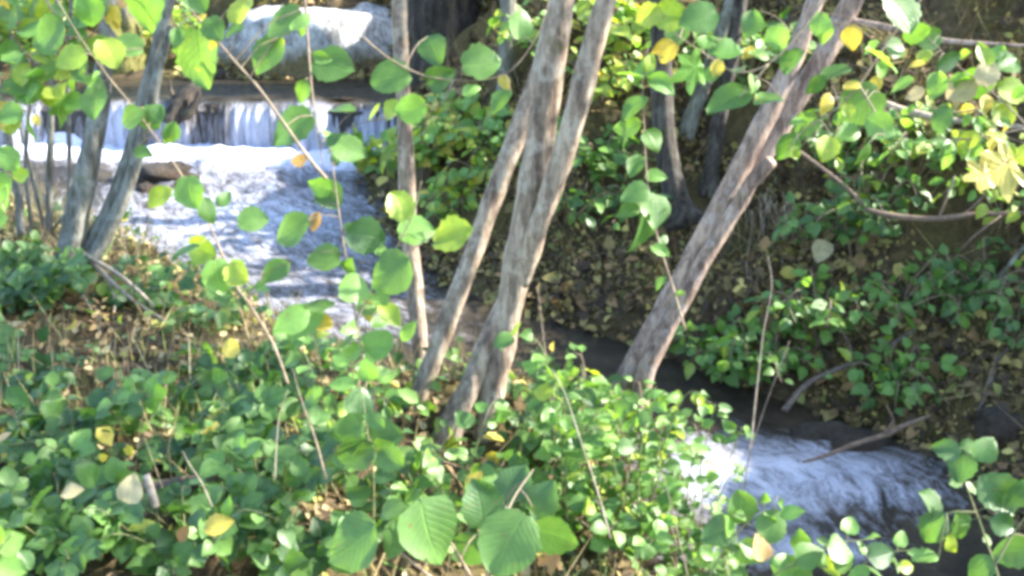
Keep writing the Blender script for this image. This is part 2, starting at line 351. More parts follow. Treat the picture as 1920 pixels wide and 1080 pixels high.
# the curtain of water over the weir
prof = [(10.165, .966), (10.08, .960), (10.03, .945), (9.99, .90), (9.965, .84), (9.95, .76), (9.94, .68), (9.93, .60), (9.92, .55)]
xs = np.arange(-7.5, -.98, .012); V, Fc = [], []
rw = np.random.RandomState(5); rid = np.convolve(rw.normal(size=len(xs) + 40), np.hanning(7), 'same')[20:20 + len(xs)]; rid2 = np.convolve(rw.normal(size=len(xs) + 80), np.hanning(41), 'same')[40:40 + len(xs)]
for j, (y, z) in enumerate(prof):
    amp = min(1, max(0, j - 1) / 4) * .012
    for i, x in enumerate(xs): V.append((x, y - amp * (rid[i] + .8 * rid2[i]) - .03 * amp / .012 * math.sin(x * 2.1), z + .004 * rid2[i] * (j < 4)))
nx = len(xs)
for j in range(len(prof) - 1):
    for i in range(nx - 1): Fc.append((j * nx + i, (j + 1) * nx + i, (j + 1) * nx + i + 1, j * nx + i + 1))
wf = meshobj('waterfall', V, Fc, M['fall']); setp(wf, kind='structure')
at = wf.data.attributes.new('foam', 'FLOAT', 'POINT'); at.data.foreach_set('value', [min(.55, .13 * j + .05 * (x < -1.6)) * (1 if j else .1) * min(1.15, max(.65, .95 + .3 * math.sin(x * 3.1 + 1.5 * math.sin(x * 1.7)) + .3 * math.sin(x * 9.7))) for j in range(len(prof)) for x in xs])
at = wf.data.attributes.new('flow', 'FLOAT_VECTOR', 'POINT'); at.data.foreach_set('vector', [c for j in range(len(prof)) for x in xs for c in (x, j * .09, 0)])
# the stone sill under it: a row of rough blocks
w = thing('weir', (-3.5, 10.2, .45), 'low stone weir under the falling white water', 'weir')
x = -7.6
while x < -.8:
    L = random.uniform(.45, .75); a, b = x, min(x + L - .015, -.75); y0 = 9.99 + random.uniform(-.012, .012); z1 = .93 + random.uniform(-.012, .008)
    vs = [(a, y0 + .03, .1), (b, y0 + .03, .1), (b, 10.3, .1), (a, 10.3, .1), (a, y0, z1 - .05), (b, y0, z1 - .05), (b, 10.3, z1), (a, 10.3, z1), (a + .02, y0 + .06, z1), (b - .02, y0 + .06, z1)]
    meshobj('block', vs, [(0, 1, 5, 4), (4, 5, 9, 8), (8, 9, 6, 7), (1, 2, 6, 9, 5), (3, 0, 4, 8, 7), (2, 3, 7, 6), (3, 2, 1, 0)], M['weir'], w, False, Vector(((a + b) / 2, 10.1, .5)))
    x += L

# ------------------------------------------------------------------ leaf meshes
def leaf_outline(kind, t):
    if kind == 'round': return .50 * (math.sin(math.pi * min(1, t * .97 + .03)) ** .62) * (1.06 - .25 * t) if t < .985 else .02
    if kind == 'ovate': return .33 * (math.sin(math.pi * t ** .80) ** .85)
    if kind == 'bramble': return .40 * (math.sin(math.pi * (t ** .85)) ** .8)
    if kind == 'heart': return .46 * (math.sin(math.pi * (t ** .62)) ** .75)
    return .16 * math.sin(math.pi * t ** .9)                       # narrow
def leaf_mesh(kind, v, pal):
    r = random.Random(sum(map(ord, kind)) * 13 + v * 31); V, Fc, UV = [], [], []
    if kind == 'maple':
        out = []; lobes = [(90, 1.0), (38, .86), (142, .86), (-8, .6), (188, .6)]
        for k in range(30):
            a = -80 + 360 * (k + .5) / 30 - 10
            rad = .20
            for la, ll in lobes:
                d = abs((a - la + 180) % 360 - 180); rad = max(rad, .62 * ll * max(0, 1 - (d / 34) ** 1.25) + .16)
            out.append((rad * math.cos(math.radians(a)), .38 + rad * math.sin(math.radians(a))))
        V = [(0, .38, 0)] + [(x, y, .16 * abs(x) + r.uniform(-.05, .05) - .12 * y * y) for x, y in out]
        Fc = [(0, 1 + k, 1 + (k + 1) % 30) for k in range(30)]; UV = [(x + .5, y) for x, y, z in V]
    else:
        rows = 11 if kind != 'narrow' else 7; fold = r.uniform(.05, .38); droop = r.uniform(.05, .5); skew = r.uniform(-.09, .09); ser = .05 if kind in ('bramble', 'round') else .015
        pleat = .014 if kind == 'bramble' else .004; tw = r.uniform(-.3, .3)
        for i in range(rows):
            t = i / (rows - 1); wd = leaf_outline(kind, t) * (1 + r.uniform(-.05, .05))
            if 0 < i < rows - 1: wd *= 1 + ser * (1 if i % 2 else -1)
            for k, s in enumerate((-1, -.55, 0, .55, 1)):
                x = wd * s + skew * math.sin(math.pi * t); y = t - (.04 * abs(s) if kind in ('heart', 'round') and t < .2 else 0)
                z = fold * abs(wd * s) - droop * t * t * .5 + (pleat * (1 if i % 2 else -1) * abs(s)) + .05 * math.sin(5 * t + v + 2.2 * s) * abs(s) + tw * x * t
                V.append((x, y, z)); UV.append((.5 + s * .5, t))
        for i in range(rows - 1):
            for k in range(4): Fc.append((i * 5 + k, i * 5 + k + 1, i * 5 + k + 6, i * 5 + k + 5))
    me = bpy.data.meshes.new('leaf_' + kind); me.from_pydata(V, [], Fc); me.materials.append(M['leaf_' + pal])
    me.polygons.foreach_set('use_smooth', [True] * len(me.polygons)); uvl = me.uv_layers.new(name='UVMap')
    uvl.data.foreach_set('uv', [c for lp in me.loops for c in UV[lp.vertex_index]]); return me
LM = {}
def lmesh(kind, pal):
    v = random.randrange(8); k = (kind, v, pal)
    if k not in LM: LM[k] = leaf_mesh(*k)
    return LM[k]
def put_leaf(parent, base, tip, nrm, L, kind, pal, wid=1.0, name='leaf'):
    y = tip.normalized(); z = nrm - y * nrm.dot(y)
    if z.length < 1e-4: z = Vector((0, 0, 1)) - y * y.z
    z.normalize(); x = y.cross(z)
    o = bpy.data.objects.new(name, lmesh(kind, pal)); COL.objects.link(o); o.parent = parent
    mt = Matrix((x, y, z)).transposed().to_4x4(); mt = Matrix.Translation(base - parent.location) @ mt @ Matrix.Diagonal((L * wid, L, L, 1))
    o.matrix_local = mt; return o
def rv(s=1.0): return Vector((random.gauss(0, s), random.gauss(0, s), random.gauss(0, s)))
def pick(pal):
    if isinstance(pal, str): return pal
    tot = sum(w for _, w in pal); q = random.uniform(0, tot)
    for k, w_ in pal:
        q -= w_
        if q <= 0: return k
    return pal[-1][0]

def spray(name, label, cat, d, twigs, leaves, auto=(), tw='twig', group=None, r0=.0026, face=.35):
    """a shoot set out by hand: twigs as image-space polylines at depth d, named leaves, then leaves along the twigs"""
    pts3 = []; tubes = []
    for tg in twigs:
        q = []
        for i, t in enumerate(tg):
            dd = t[2] if len(t) > 2 else d; p = P(t[0], t[1], dd); q.append((p.x, p.y, p.z, r0 * (1.15 - .75 * i / max(1, len(tg) - 1))))
        tubes.append(q); pts3.append([Vector(c[:3]) for c in catmull(q, 8)])
    root = thing(name, Vector(tubes[0][0][:3]), label, cat, group)
    pet = [[] for _ in twigs]
    def attach(base, maxd=9):
        bi, bj, bd = 0, 0, 1e9
        for i, pl in enumerate(pts3):
            for j, p in enumerate(pl):
                dd = (p - base).length
                if dd < bd: bi, bj, bd = i, j, dd
        p = pts3[bi][bj]; mid = (p + base) / 2 + Vector((0, 0, .12 * bd))
        pet[bi].append(tube([(*p, .0011), (*mid, .001), (*base, .0009)], 4, 3, cap=False))
    for L in leaves:
        x, y, s, a, kind, pal = L[:6]; dd = L[6] if len(L) > 6 else d * random.uniform(.97, 1.03)
        c = P(x, y, dd); ln = s / F * dd; tip = RT * math.cos(math.radians(a)) + UP * math.sin(math.radians(a)) + FW * random.uniform(-face, face)
        nr = -FW + UP * .35 + rv(face); tip.normalize(); base = c - tip * ln * .5
        put_leaf(root, base, tip, nr, ln, kind, pick(pal)); attach(base)
    for (ti, n, sz, kind, pal, t0, t1) in auto:
        pl = pts3[ti]
        for k in range(n):
            t = t0 + (t1 - t0) * (k + random.uniform(-.3, .3) + .5) / n; j = min(len(pl) - 2, max(1, int(t * (len(pl) - 1)))); p = pl[j]; tg = (pl[j + 1] - pl[j - 1]).normalized()
            sd = tg.cross(FW + rv(.5)).normalized() * (1 if k % 2 else -1); tip = (sd + tg * .6 + Vector((0, 0, -.35)) + rv(.3)).normalized()
            ln = sz * random.uniform(.65, 1.15); base = p + tip * ln * .3 + rv(.004)
            put_leaf(root, base, tip, Vector((0, -.6, .8)) + rv(.35), ln, kind, pick(pal)); pet[ti].append(tube([(*p, .0011), (*base, .0009)], 4, 1, cap=False))
    for i, q in enumerate(tubes):
        v, f = joinvf([tube(q, 6, 8, .12, i)] + pet[i]); meshobj('stem', v, f, M[tw], root, True, Vector(q[0][:3]))
    return root

def bush(name, label, cat, base, h, spread, stems, per, kind, sz, pal, tw='stalk_green', lean=(0, 0), group=None, r0=.0035, tri=False, arch=.35, bare=.2):
    """a rooted plant: stems rise from the base and arch outward, leaves set along them"""
    root = thing(name, base, label, cat, group)
    for s in range(stems):
        a = 6.283 * (s + random.uniform(-.35, .35)) / stems; rad = spread * random.uniform(.35, 1.0); hh = h * random.uniform(.6, 1.05)
        out = Vector((math.cos(a) * rad + lean[0], math.sin(a) * rad + lean[1], 0)); b = base + Vector((math.cos(a), math.sin(a), 0)) * .04 * random.random()
        b.z = gz(b.x, b.y) - .02 if (b - base).length < .3 and abs(gz(b.x, b.y) - base.z) < .25 else base.z - .02
        q = [(*b, r0), (*(b + out * .22 + Vector((0, 0, hh * .45)) + rv(.02)), r0 * .85), (*(b + out * .62 + Vector((0, 0, hh * .85)) + rv(.03)), r0 * .65),
             (*(b + out + Vector((0, 0, hh * (1 - arch * .4))) + rv(.03)), r0 * .35)]
        pl = [Vector(c[:3]) for c in catmull(q, 8)]; L = [tube(q, 5, 6, .12, s)]
        for k in range(per):
            t = bare + (1 - bare) * (k + random.uniform(.1, .9)) / per; j = min(len(pl) - 2, max(1, int(t * (len(pl) - 1)))); p = pl[j]; tg = (pl[j + 1] - pl[j - 1]).normalized()
            sd = tg.cross(Vector((0, 0, 1)) + rv(.45)); sd = sd.normalized() if sd.length > .01 else Vector((1, 0, 0)); sd *= 1 if k % 2 else -1
            ln = sz * random.uniform(.55, 1.15); tip = (sd + tg * .5 + Vector((0, -.15, -.25)) + rv(.3)).normalized(); pt = p + tip * ln * random.uniform(.2, .6); nr = Vector((0, -.45, .9)) + rv(.35)
            L.append(tube([(*p, .0012), (*pt, .0009)], 3, 1, cap=False)); pp = pick(pal)
            put_leaf(root, pt, tip, nr, ln, kind, pp)
            if tri:
                sx = tip.cross(nr).normalized()
                for q2 in (-1, 1): put_leaf(root, pt - tip * ln * .06, (sx * q2 + tip * .25 + rv(.1)).normalized(), nr + rv(.15), ln * .85, kind, pp)
        v, f = joinvf(L); meshobj('stem', v, f, M[tw], root, True, Vector(base))
    return root

# ------------------------------------------------------------------ scattered leaves (stuff and crowns)
def quads(name, C, T, Nn, L, W, colors, material, parent=None, kind='stuff', simple=False, fold=.18):
    n = len(C); T = T / np.linalg.norm(T, axis=1, keepdims=True); Nn = Nn - T * (Nn * T).sum(1, keepdims=True); Nn /= np.linalg.norm(Nn, axis=1, keepdims=True) + 1e-9; X = np.cross(T, Nn)
    if simple: tv = np.array([(0, 0, 0), (-.5, .45, .1), (0, 1, 0), (.5, .45, .1)]); tf = [(0, 3, 2, 1)]
    else:
        tv = np.array([(0, 0, 0), (0, .35, -.03), (0, .72, -.03), (0, 1, -.12), (-.48, .30, fold), (-.40, .66, fold * .6), (.48, .30, fold), (.40, .66, fold * .6)])
        tf = [(0, 1, 4), (1, 2, 5, 4), (2, 3, 5), (0, 6, 1), (1, 6, 7, 2), (2, 7, 3)]
    k = len(tv); V = C[:, None, :] + (tv[None, :, 0, None] * W[:, None, None] * X[:, None, :] + tv[None, :, 1, None] * L[:, None, None] * T[:, None, :] + tv[None, :, 2, None] * W[:, None, None] * Nn[:, None, :])
    V = V.reshape(-1, 3); sizes = np.array([len(f) for f in tf]); flat = np.concatenate([np.array(f) for f in tf])
    LI = (flat[None, :] + (np.arange(n) * k)[:, None]).ravel(); st = np.concatenate([[0], np.cumsum(np.tile(sizes, n))[:-1]])
    org = np.array(parent.location) if parent is not None else np.zeros(3)
    me = bpy.data.meshes.new(name); me.vertices.add(len(V)); me.vertices.foreach_set('co', (V - org).ravel()); me.loops.add(len(LI)); me.loops.foreach_set('vertex_index', LI.astype(np.int32))
    me.polygons.add(len(st)); me.polygons.foreach_set('loop_start', st.astype(np.int32)); me.polygons.foreach_set('use_smooth', np.ones(len(st), bool)); me.update(); me.materials.append(material)
    at = me.attributes.new('col', 'FLOAT_COLOR', 'POINT'); cc = np.repeat(np.concatenate([colors, np.ones((n, 1))], 1), k, 0); at.data.foreach_set('color', cc.ravel())
    o = bpy.data.objects.new(name, me); COL.objects.link(o)
    if parent is not None: o.parent = parent
    if kind: o['kind'] = kind
    return o
def palcols(n, pal):
    p = np.array([c for c, w_ in pal]); w_ = np.array([w_ for c, w_ in pal], float); i = np.random.choice(len(p), n, p=w_ / w_.sum()); return p[i] * np.random.uniform(.7, 1.3, (n, 1))
GREENS = [((.07, .145, .04), 5), ((.045, .10, .035), 5), ((.12, .21, .05), 4), ((.20, .26, .05), 2), ((.42, .34, .05), 1)]
AUT = [((.10, .20, .05), 3), ((.20, .28, .05), 3), ((.36, .34, .05), 3), ((.45, .33, .04), 1.2), ((.06, .14, .04), 2)]
LIT = [((.30, .24, .08), 3), ((.20, .155, .06), 5), ((.14, .095, .045), 7), ((.24, .15, .07), 4), ((.44, .37, .12), 1.4), ((.06, .042, .026), 8), ((.20, .20, .06), 2.5)]
TAN = [((.34, .26, .13), 4), ((.22, .16, .08), 4), ((.13, .09, .05), 4), ((.48, .40, .22), 2), ((.30, .28, .07), 2)]

def crown(parent, centers, n, sz, pal=GREENS):
    C = []
    for (c, r, wgt) in centers:
        m = int(n * wgt); nc = max(6, int(r * r * 5)); cl = np.random.normal(size=(nc, 3)); cl /= np.linalg.norm(cl, axis=1, keepdims=True); cl *= (np.random.rand(nc, 1) ** .45) * r * np.array([1, 1, .7])
        q = cl[np.random.randint(nc, size=m)] + np.random.normal(size=(m, 3)) * r * .17; C.append(q + np.array(c))
    C = np.concatenate(C); n = len(C); T = np.random.normal(size=(n, 3)) + np.array([0, 0, -.5]); Nn = np.random.normal(size=(n, 3)) * .7 + np.array([0, 0, 1]); L = sz * np.random.uniform(.7, 1.3, n)
    quads('crown', C, T, Nn, L, L * .85, palcols(n, pal), M['crown'], parent, simple=True)

def tree(name, label, stems, bark, crowns=(), ncrown=0, lsz=.10, cat='tree', sides=16, limbs=True, group=None, pal=GREENS):
    """stems: lists of (px, py, Y, width px); the last point runs on upward out of the frame"""
    out = []; root = None
    for si, st in enumerate(stems):
        q = []
        for (x, y, Y, wpx) in st:
            p = PY(x, y, Y); d = (p - CAM).dot(FW); q.append((p.x, p.y, p.z, wpx / F * d / 2))
        if root is None:
            root = thing(name, Vector((q[0][0], q[0][1], gz(q[0][0], q[0][1]))), label, cat, group)
        v, f = tube(q, sides, 7, .16, si + len(stems) * 3, lump=.14); meshobj('stem', v, f, M[bark], root, True, Vector(q[0][:3])); out.append(q)
    if crowns:
        for (c, r, wgt) in crowns:                                  # a limb from the nearest stem top into every part of the crown
            tops = [q[-1] for q in out if q[-1][2] > 1.8] or [out[0][-1]]
            t = min(tops, key=lambda q: (Vector(q[:3]) - Vector(c)).length); c = Vector(c); a = Vector(t[:3])
            v, f = tube([(*a, t[3] * .95), (*(a.lerp(c, .45) + Vector((0, 0, .25))), t[3] * .6), (*c, t[3] * .25), (*(c + (c - a).normalized() * r * .6), .006)], 9, 5, .1); meshobj('limb', v, f, M[bark], root, True, a)
        crown(root, crowns, ncrown, lsz, pal)
    return root

#@TREES@
tree('tree', 'grey three-stemmed tree rising from the middle of the near bank', [
    [(818, 905, 4.36, 72), (832, 840, 4.38, 61), (855, 780, 4.4, 51), (885, 715, 4.43, 42), (915, 640, 4.47, 39), (950, 560, 4.5, 34), (965, 510, 4.5, 28)],
    [(898, 850, 4.42, 40), (912, 780, 4.44, 43), (932, 690, 4.47, 52), (952, 590, 4.5, 52), (972, 490, 4.5, 57), (996, 360, 4.5, 57), (1016, 240, 4.5, 53), (1035, 120, 4.5, 50), (1053, 0, 4.5, 46), (1070, -130, 4.5, 43), (1085, -260, 4.5, 40)],
    [(975, 530, 4.49, 34), (1000, 450, 4.45, 40), (1026, 380, 4.42, 40), (1052, 300, 4.4, 43), (1086, 185, 4.38, 43), (1115, 80, 4.36, 43), (1140, -20, 4.34, 41), (1180, -160, 4.3, 38)],
    [(735, 880, 4.55, 32), (758, 815, 4.57, 32), (800, 705, 4.6, 35), (850, 575, 4.64, 37), (903, 430, 4.7, 36), (945, 315, 4.74, 39), (988, 200, 4.8, 37), (1030, 70, 4.85, 35), (1065, -60, 4.9, 34), (1110, -210, 4.95, 30)]],
    'bark_grey', [((.6, 4.4, 4.6), 1.1, .4), ((1.3, 3.7, 4.3), 1.1, .3), ((.2, 5.0, 5.2), 1.0, .3)], 2200)
tree('tree', 'leaning twin-stemmed tree with peeling bark and a cut stub at the stream edge', [
    [(1140, 790, 5.05, 47), (1175, 710, 5.1, 44), (1235, 600, 5.15, 43), (1290, 503, 5.18, 44), (1342, 405, 5.2, 43), (1390, 312, 5.22, 41), (1440, 212, 5.25, 38), (1488, 110, 5.28, 35), (1530, 0, 5.3, 33), (1575, -120, 5.33, 32), (1610, -230, 5.35, 29)],
    [(1190, 790, 5.0, 42), (1212, 690, 5.03, 37), (1265, 590, 5.08, 33), (1318, 490, 5.12, 32), (1365, 415, 5.15, 30), (1408, 345, 5.12, 29), (1446, 300, 5.08, 24)],
    [(1340, 440, 5.25, 28), (1400, 345, 5.3, 36), (1452, 258, 5.33, 41), (1503, 168, 5.36, 41), (1556, 82, 5.4, 41), (1608, -15, 5.45, 39), (1660, -120, 5.5, 36), (1700, -220, 5.55, 33)],
    [(1585, 38, 5.43, 13), (1640, 48, 5.3, 14), (1700, 60, 5.2, 13), (1770, 76, 5.1, 10), (1850, 82, 5.0, 8), (1960, 88, 4.9, 6)]],
    'bark_red', [((2.6, 5.3, 4.7), 1.2, .4), ((3.5, 4.4, 4.5), 1.2, .35), ((2.2, 6.2, 5.4), 1.1, .25)], 1500)
tree('tree', 'slim pale straight young tree left of the three-stemmed tree', [
    [(800, 760, 5.15, 37), (790, 690, 5.2, 33), (779, 560, 5.25, 33), (769, 450, 5.28, 32), (762, 330, 5.3, 30), (757, 200, 5.33, 29), (750, 80, 5.35, 30), (748, -20, 5.37, 30), (742, -170, 5.4, 26), (735, -300, 5.4, 23)]],
    'bark_grey', [((-.9, 5.5, 4.9), .9, 1)], 900)
tree('tree', 'grey forked tree standing on the left bank before the waterfall', [
    [(112, 540, 5.75, 56), (126, 485, 5.78, 48), (150, 385, 5.82, 46), (175, 270, 5.86, 40), (192, 150, 5.9, 34), (203, 50, 5.94, 30), (208, -40, 5.97, 28), (222, -200, 6.0, 24)],
    [(150, 500, 5.82, 31), (172, 455, 5.86, 29), (207, 385, 5.9, 27), (241, 295, 5.93, 24), (266, 205, 5.96, 26), (288, 115, 6.0, 24), (308, 40, 6.03, 22), (332, -40, 6.06, 20), (380, -180, 6.1, 17)],
    [(165, 500, 5.80, 31), (192, 450, 5.83, 29), (226, 385, 5.85, 26), (256, 300, 5.87, 23), (280, 210, 5.9, 21), (300, 120, 5.92, 19), (322, 50, 5.95, 15)]],
    'bark_left', [((-2.6, 6.2, 5.0), 1.0, .5), ((-3.6, 5.6, 4.8), 1.0, .5)], 1400)
def gY(x, y): return G(x, y).y
Y1 = gY(1272, 398); Y2 = gY(1330, 348); Y3 = gY(1288, 250); Y4 = gY(945, 205)
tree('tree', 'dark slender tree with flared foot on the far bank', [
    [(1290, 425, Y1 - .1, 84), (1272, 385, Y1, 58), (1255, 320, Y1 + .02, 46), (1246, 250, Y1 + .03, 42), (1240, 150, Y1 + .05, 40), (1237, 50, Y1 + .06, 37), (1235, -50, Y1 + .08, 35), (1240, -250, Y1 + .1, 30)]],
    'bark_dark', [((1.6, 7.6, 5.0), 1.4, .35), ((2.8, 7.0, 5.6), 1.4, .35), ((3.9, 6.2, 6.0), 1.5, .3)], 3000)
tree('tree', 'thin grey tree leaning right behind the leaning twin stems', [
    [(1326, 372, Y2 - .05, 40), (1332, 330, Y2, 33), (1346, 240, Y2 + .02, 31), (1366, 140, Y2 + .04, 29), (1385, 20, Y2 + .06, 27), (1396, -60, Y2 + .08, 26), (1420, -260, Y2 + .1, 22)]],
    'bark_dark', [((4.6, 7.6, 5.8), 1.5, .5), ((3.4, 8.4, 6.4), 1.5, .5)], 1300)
tree('tree', 'thin tree with brown bark highest on the far bank slope', [
    [(1284, 262, Y3, 36), (1298, 215, Y3 + .03, 32), (1317, 165, Y3 + .05, 30), (1338, 105, Y3 + .07, 28), (1362, 35, Y3 + .1, 27), (1390, -60, Y3 + .12, 25), (1420, -200, Y3 + .15, 22)]],
    'bark_left', [((5.6, 6.2, 6.0), 1.5, .5), ((5.2, 4.8, 5.6), 1.4, .5)], 1300)
tree('tree', 'brown stem behind the three-stemmed tree among sunlit leaves', [
    [(940, 225, Y4, 40), (945, 180, Y4 + .02, 34), (950, 100, Y4 + .04, 32), (954, 0, Y4 + .06, 30), (958, -150, Y4 + .1, 27)]],
    'bark_left', [((.3, 9.8, 5.6), 1.2, 1)], 1200)
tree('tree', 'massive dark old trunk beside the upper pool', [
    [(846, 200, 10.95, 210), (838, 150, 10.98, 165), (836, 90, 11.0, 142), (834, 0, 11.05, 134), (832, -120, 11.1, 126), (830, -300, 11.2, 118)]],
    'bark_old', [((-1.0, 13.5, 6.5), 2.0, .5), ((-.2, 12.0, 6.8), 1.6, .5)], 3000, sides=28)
cl = tree('hazel_clump', 'clump of thin upright hazel rods at the left edge', [
    [(42, 440, 6.0, 17), (30, 330, 6.0, 15), (10, 230, 6.0, 13), (-18, 100, 6.0, 10)], [(92, 440, 6.2, 14), (94, 300, 6.2, 13), (98, 150, 6.2, 12), (112, -40, 6.2, 9)],
    [(130, 430, 6.3, 9), (130, 300, 6.3, 9), (128, 130, 6.3, 8), (138, -60, 6.3, 6)], [(60, 440, 6.1, 8), (48, 300, 6.1, 8), (62, 160, 6.1, 7), (90, 20, 6.1, 6), (120, -60, 6.1, 5)],
    [(84, 430, 6.15, 7), (60, 330, 6.15, 7), (30, 190, 6.15, 6), (20, 60, 6.15, 5), (5, -60, 6.1, 4)], [(100, 430, 6.2, 6), (160, 340, 6.2, 6), (165, 200, 6.2, 5), (158, 60, 6.2, 4), (150, -60, 6.2, 4)]],
    'bark_left', cat='shrub', sides=8)

#@MID@
# ------------------------------------------------------------------ rocks, snag, fallen wood
def rock(name, label, cat, c, r, seed, material, amp=.22, sq=1.0):
    V, Fc = [], []; nu, nv = 26, 15
    for j in range(nv + 1):
        th = math.pi * j / nv
        for i in range(nu):
            ph = 2 * math.pi * i / nu; n = Vector((math.sin(th) * math.cos(ph), math.sin(th) * math.sin(ph), math.cos(th)))
            n2 = Vector([math.copysign(abs(a) ** sq, a) for a in n]); k = 1 + amp * mnoise.noise(n * 1.3 + Vector((seed, 0, 0))) + amp * .45 * mnoise.noise(n * 3.3 + Vector((0, seed, 0))) + amp * .2 * mnoise.noise(n * 8 + Vector((0, 0, seed)))
            V.append(Vector((n2.x * r[0] * k, n2.y * r[1] * k, n2.z * r[2] * k)))
    for j in range(nv):
        for i in range(nu): Fc.append((j * nu + i, (j + 1) * nu + i, (j + 1) * nu + (i + 1) % nu, j * nu + (i + 1) % nu))
    o = meshobj(name, V, Fc, material); o.location = c; return setp(o, label, cat)
b0 = PY(582, 95, 12.0); rock('boulder', 'large pale grey boulder with mossy foot behind the upper pool', 'boulder', b0 + Vector((0, .1, -.12)), (1.2, .8, .64), 2.3, M['boulder'], .28, .78)
b1 = PY(235, 115, 11.8); rock('boulder', 'yellow-green mossy boulder left of the pale boulder', 'boulder', b1 + Vector((0, 0, -.1)), (.26, .35, .62), 5.1, M['mossy'], .25, .8)
b2 = PY(120, 140, 11.75); rock('boulder', 'low mossy boulder behind the thin hazel rods', 'boulder', b2 + Vector((0, 0, 0)), (.45, .3, .22), 8.7, M['mossy'], .3)
b3 = PY(395, 150, 11.5); rock('boulder', 'small brown stone at the foot of the pale boulder', 'boulder', b3, (.35, .2, .13), 3.9, M['wet_rock'], .3)
r1 = PY(305, 318, 8.9); rock('rock', 'dark mossy rock breaking the rapids below the waterfall', 'rock', Vector((r1.x, 8.9, .53)), (.30, .2, .13), 6.6, M['wet_rock'], .5)
r2 = PY(275, 340, 8.6); rock('rock', 'small wet stone just below the dark rock in the rapids', 'rock', Vector((r2.x, 8.6, .47)), (.14, .1, .09), 1.2, M['wet_rock'], .5)
r3 = PY(1570, 810, 5.15); rock('rock', 'leaf-strewn dark rock in the water beneath the brown branch', 'rock', Vector((r3.x, 5.2, .0)), (.26, .15, .12), 4.2, M['wet_rock'], .5)
r4 = PY(1880, 800, 4.9); rock('rock', 'dark flat stone on the far bank at the right edge', 'rock', G(1885, 800), (.16, .14, .07), 9.2, M['wet_rock'], .4)

def branch(name, label, cat, lines, material, Ys=None, r=.012, sides=8):
    """a fallen or dead stick: lines of (px, py, Y or None = on the ground, width px)"""
    root = None
    for i, ln in enumerate(lines):
        q = []
        for (x, y, Y, wpx) in ln:
            p = G(x, y, .02) if Y is None else PY(x, y, Y); d = (p - CAM).dot(FW); q.append((p.x, p.y, p.z, wpx / F * d / 2))
        v, f = tube(q, sides, 6, .18, i + len(label), lump=.15)
        if root is None:
            if len(lines) == 1: o = meshobj(name, v, f, M[material], None, True, Vector(q[0][:3])); return setp(o, label, cat)
            root = thing(name, Vector(q[0][:3]), label, cat)
        meshobj('limb' if i == 0 else 'side_twig', v, f, M[material], root, True, Vector(q[0][:3]))
    return root
branch('snag', 'dark forked piece of driftwood caught on the weir crest', 'driftwood', [[(315, 232, 9.85, 30), (335, 205, 9.95, 40), (352, 180, 10.05, 34), (372, 160, 10.15, 18)], [(330, 215, 9.92, 24), (352, 214, 9.88, 22), (368, 190, 9.9, 12), (374, 172, 9.95, 8)], [(340, 200, 10, 12), (322, 175, 10.05, 8), (318, 150, 10.1, 5)]], 'bark_old')
branch('fallen_branch', 'brown broken branch reaching over the dark water at right', 'branch', [[(1505, 866, 4.75, 4), (1540, 857, 4.8, 8), (1600, 834, 4.88, 10), (1660, 815, 4.95, 10), (1700, 796, 5.0, 9), (1745, 780, 5.05, 6)], [(1660, 812, 4.95, 7), (1675, 790, 4.95, 5), (1662, 760, 4.95, 3)]], 'dead_wood')
branch('fallen_branch', 'pale bleached branch lying among bright leaves at upper right', 'branch', [[(1560, 185, 6.6, 9), (1640, 190, 6.5, 13), (1700, 208, 6.45, 16), (1760, 222, 6.4, 14), (1830, 230, 6.35, 12), (1930, 240, 6.3, 8)]], 'twig_pale')
branch('fallen_branch', 'brown horizontal branch with upright twigs on the right bank', 'branch', [[(1620, 392, 5.9, 9), (1690, 408, 5.85, 14), (1760, 410, 5.8, 13), (1840, 402, 5.8, 11), (1960, 400, 5.75, 9)], [(1760, 410, 5.8, 6), (1775, 370, 5.8, 5), (1790, 330, 5.85, 3)], [(1800, 408, 5.8, 6), (1840, 372, 5.82, 5), (1870, 330, 5.85, 3)], [(1880, 402, 5.78, 5), (1830, 440, 5.7, 4), (1800, 470, 5.7, 2)]], 'dead_wood')
branch('fallen_branch', 'thin brown stick slanting across the far bank below the leaning stems', 'branch', [[(1490, 278, 6.3, 8), (1540, 315, 6.2, 8), (1585, 350, 6.1, 7), (1620, 385, 6.0, 5)]], 'dead_wood')
branch('fallen_branch', 'grey stick rising from the water up the right bank', 'branch', [[(1470, 770, 5.3, 12), (1520, 715, 5.5, 11), (1600, 680, 5.6, 10), (1680, 640, 5.7, 9), (1740, 600, 5.8, 7), (1800, 560, 5.9, 5)], [(1600, 680, 5.6, 6), (1590, 640, 5.6, 4), (1560, 600, 5.6, 3)]], 'twig_dark')
branch('fallen_branch', 'mossy stick lying diagonally near the right edge of the bank', 'branch', [[(1830, 590, None, 9), (1870, 540, None, 10), (1910, 490, None, 10), (1960, 430, None, 9)]], 'bark_left')
branch('fallen_branch', 'dark curved stick on the leaf litter at lower right', 'branch', [[(1830, 790, None, 6), (1850, 740, None, 8), (1868, 690, None, 8), (1890, 660, None, 6)]], 'twig_dark')
branch('broken_stick', 'short bleached white stick poking from the ground cover at lower left', 'stick', [[(292, 952, 3.0, 15), (284, 925, 3.02, 17), (274, 890, 3.04, 15)]], 'twig_pale')
branch('fallen_branch', 'brown rotten log half hidden in the plants at lower left', 'log', [[(240, 925, 3.35, 30), (300, 918, 3.35, 36), (360, 910, 3.35, 34), (410, 900, 3.35, 22)]], 'dead_wood', sides=12)
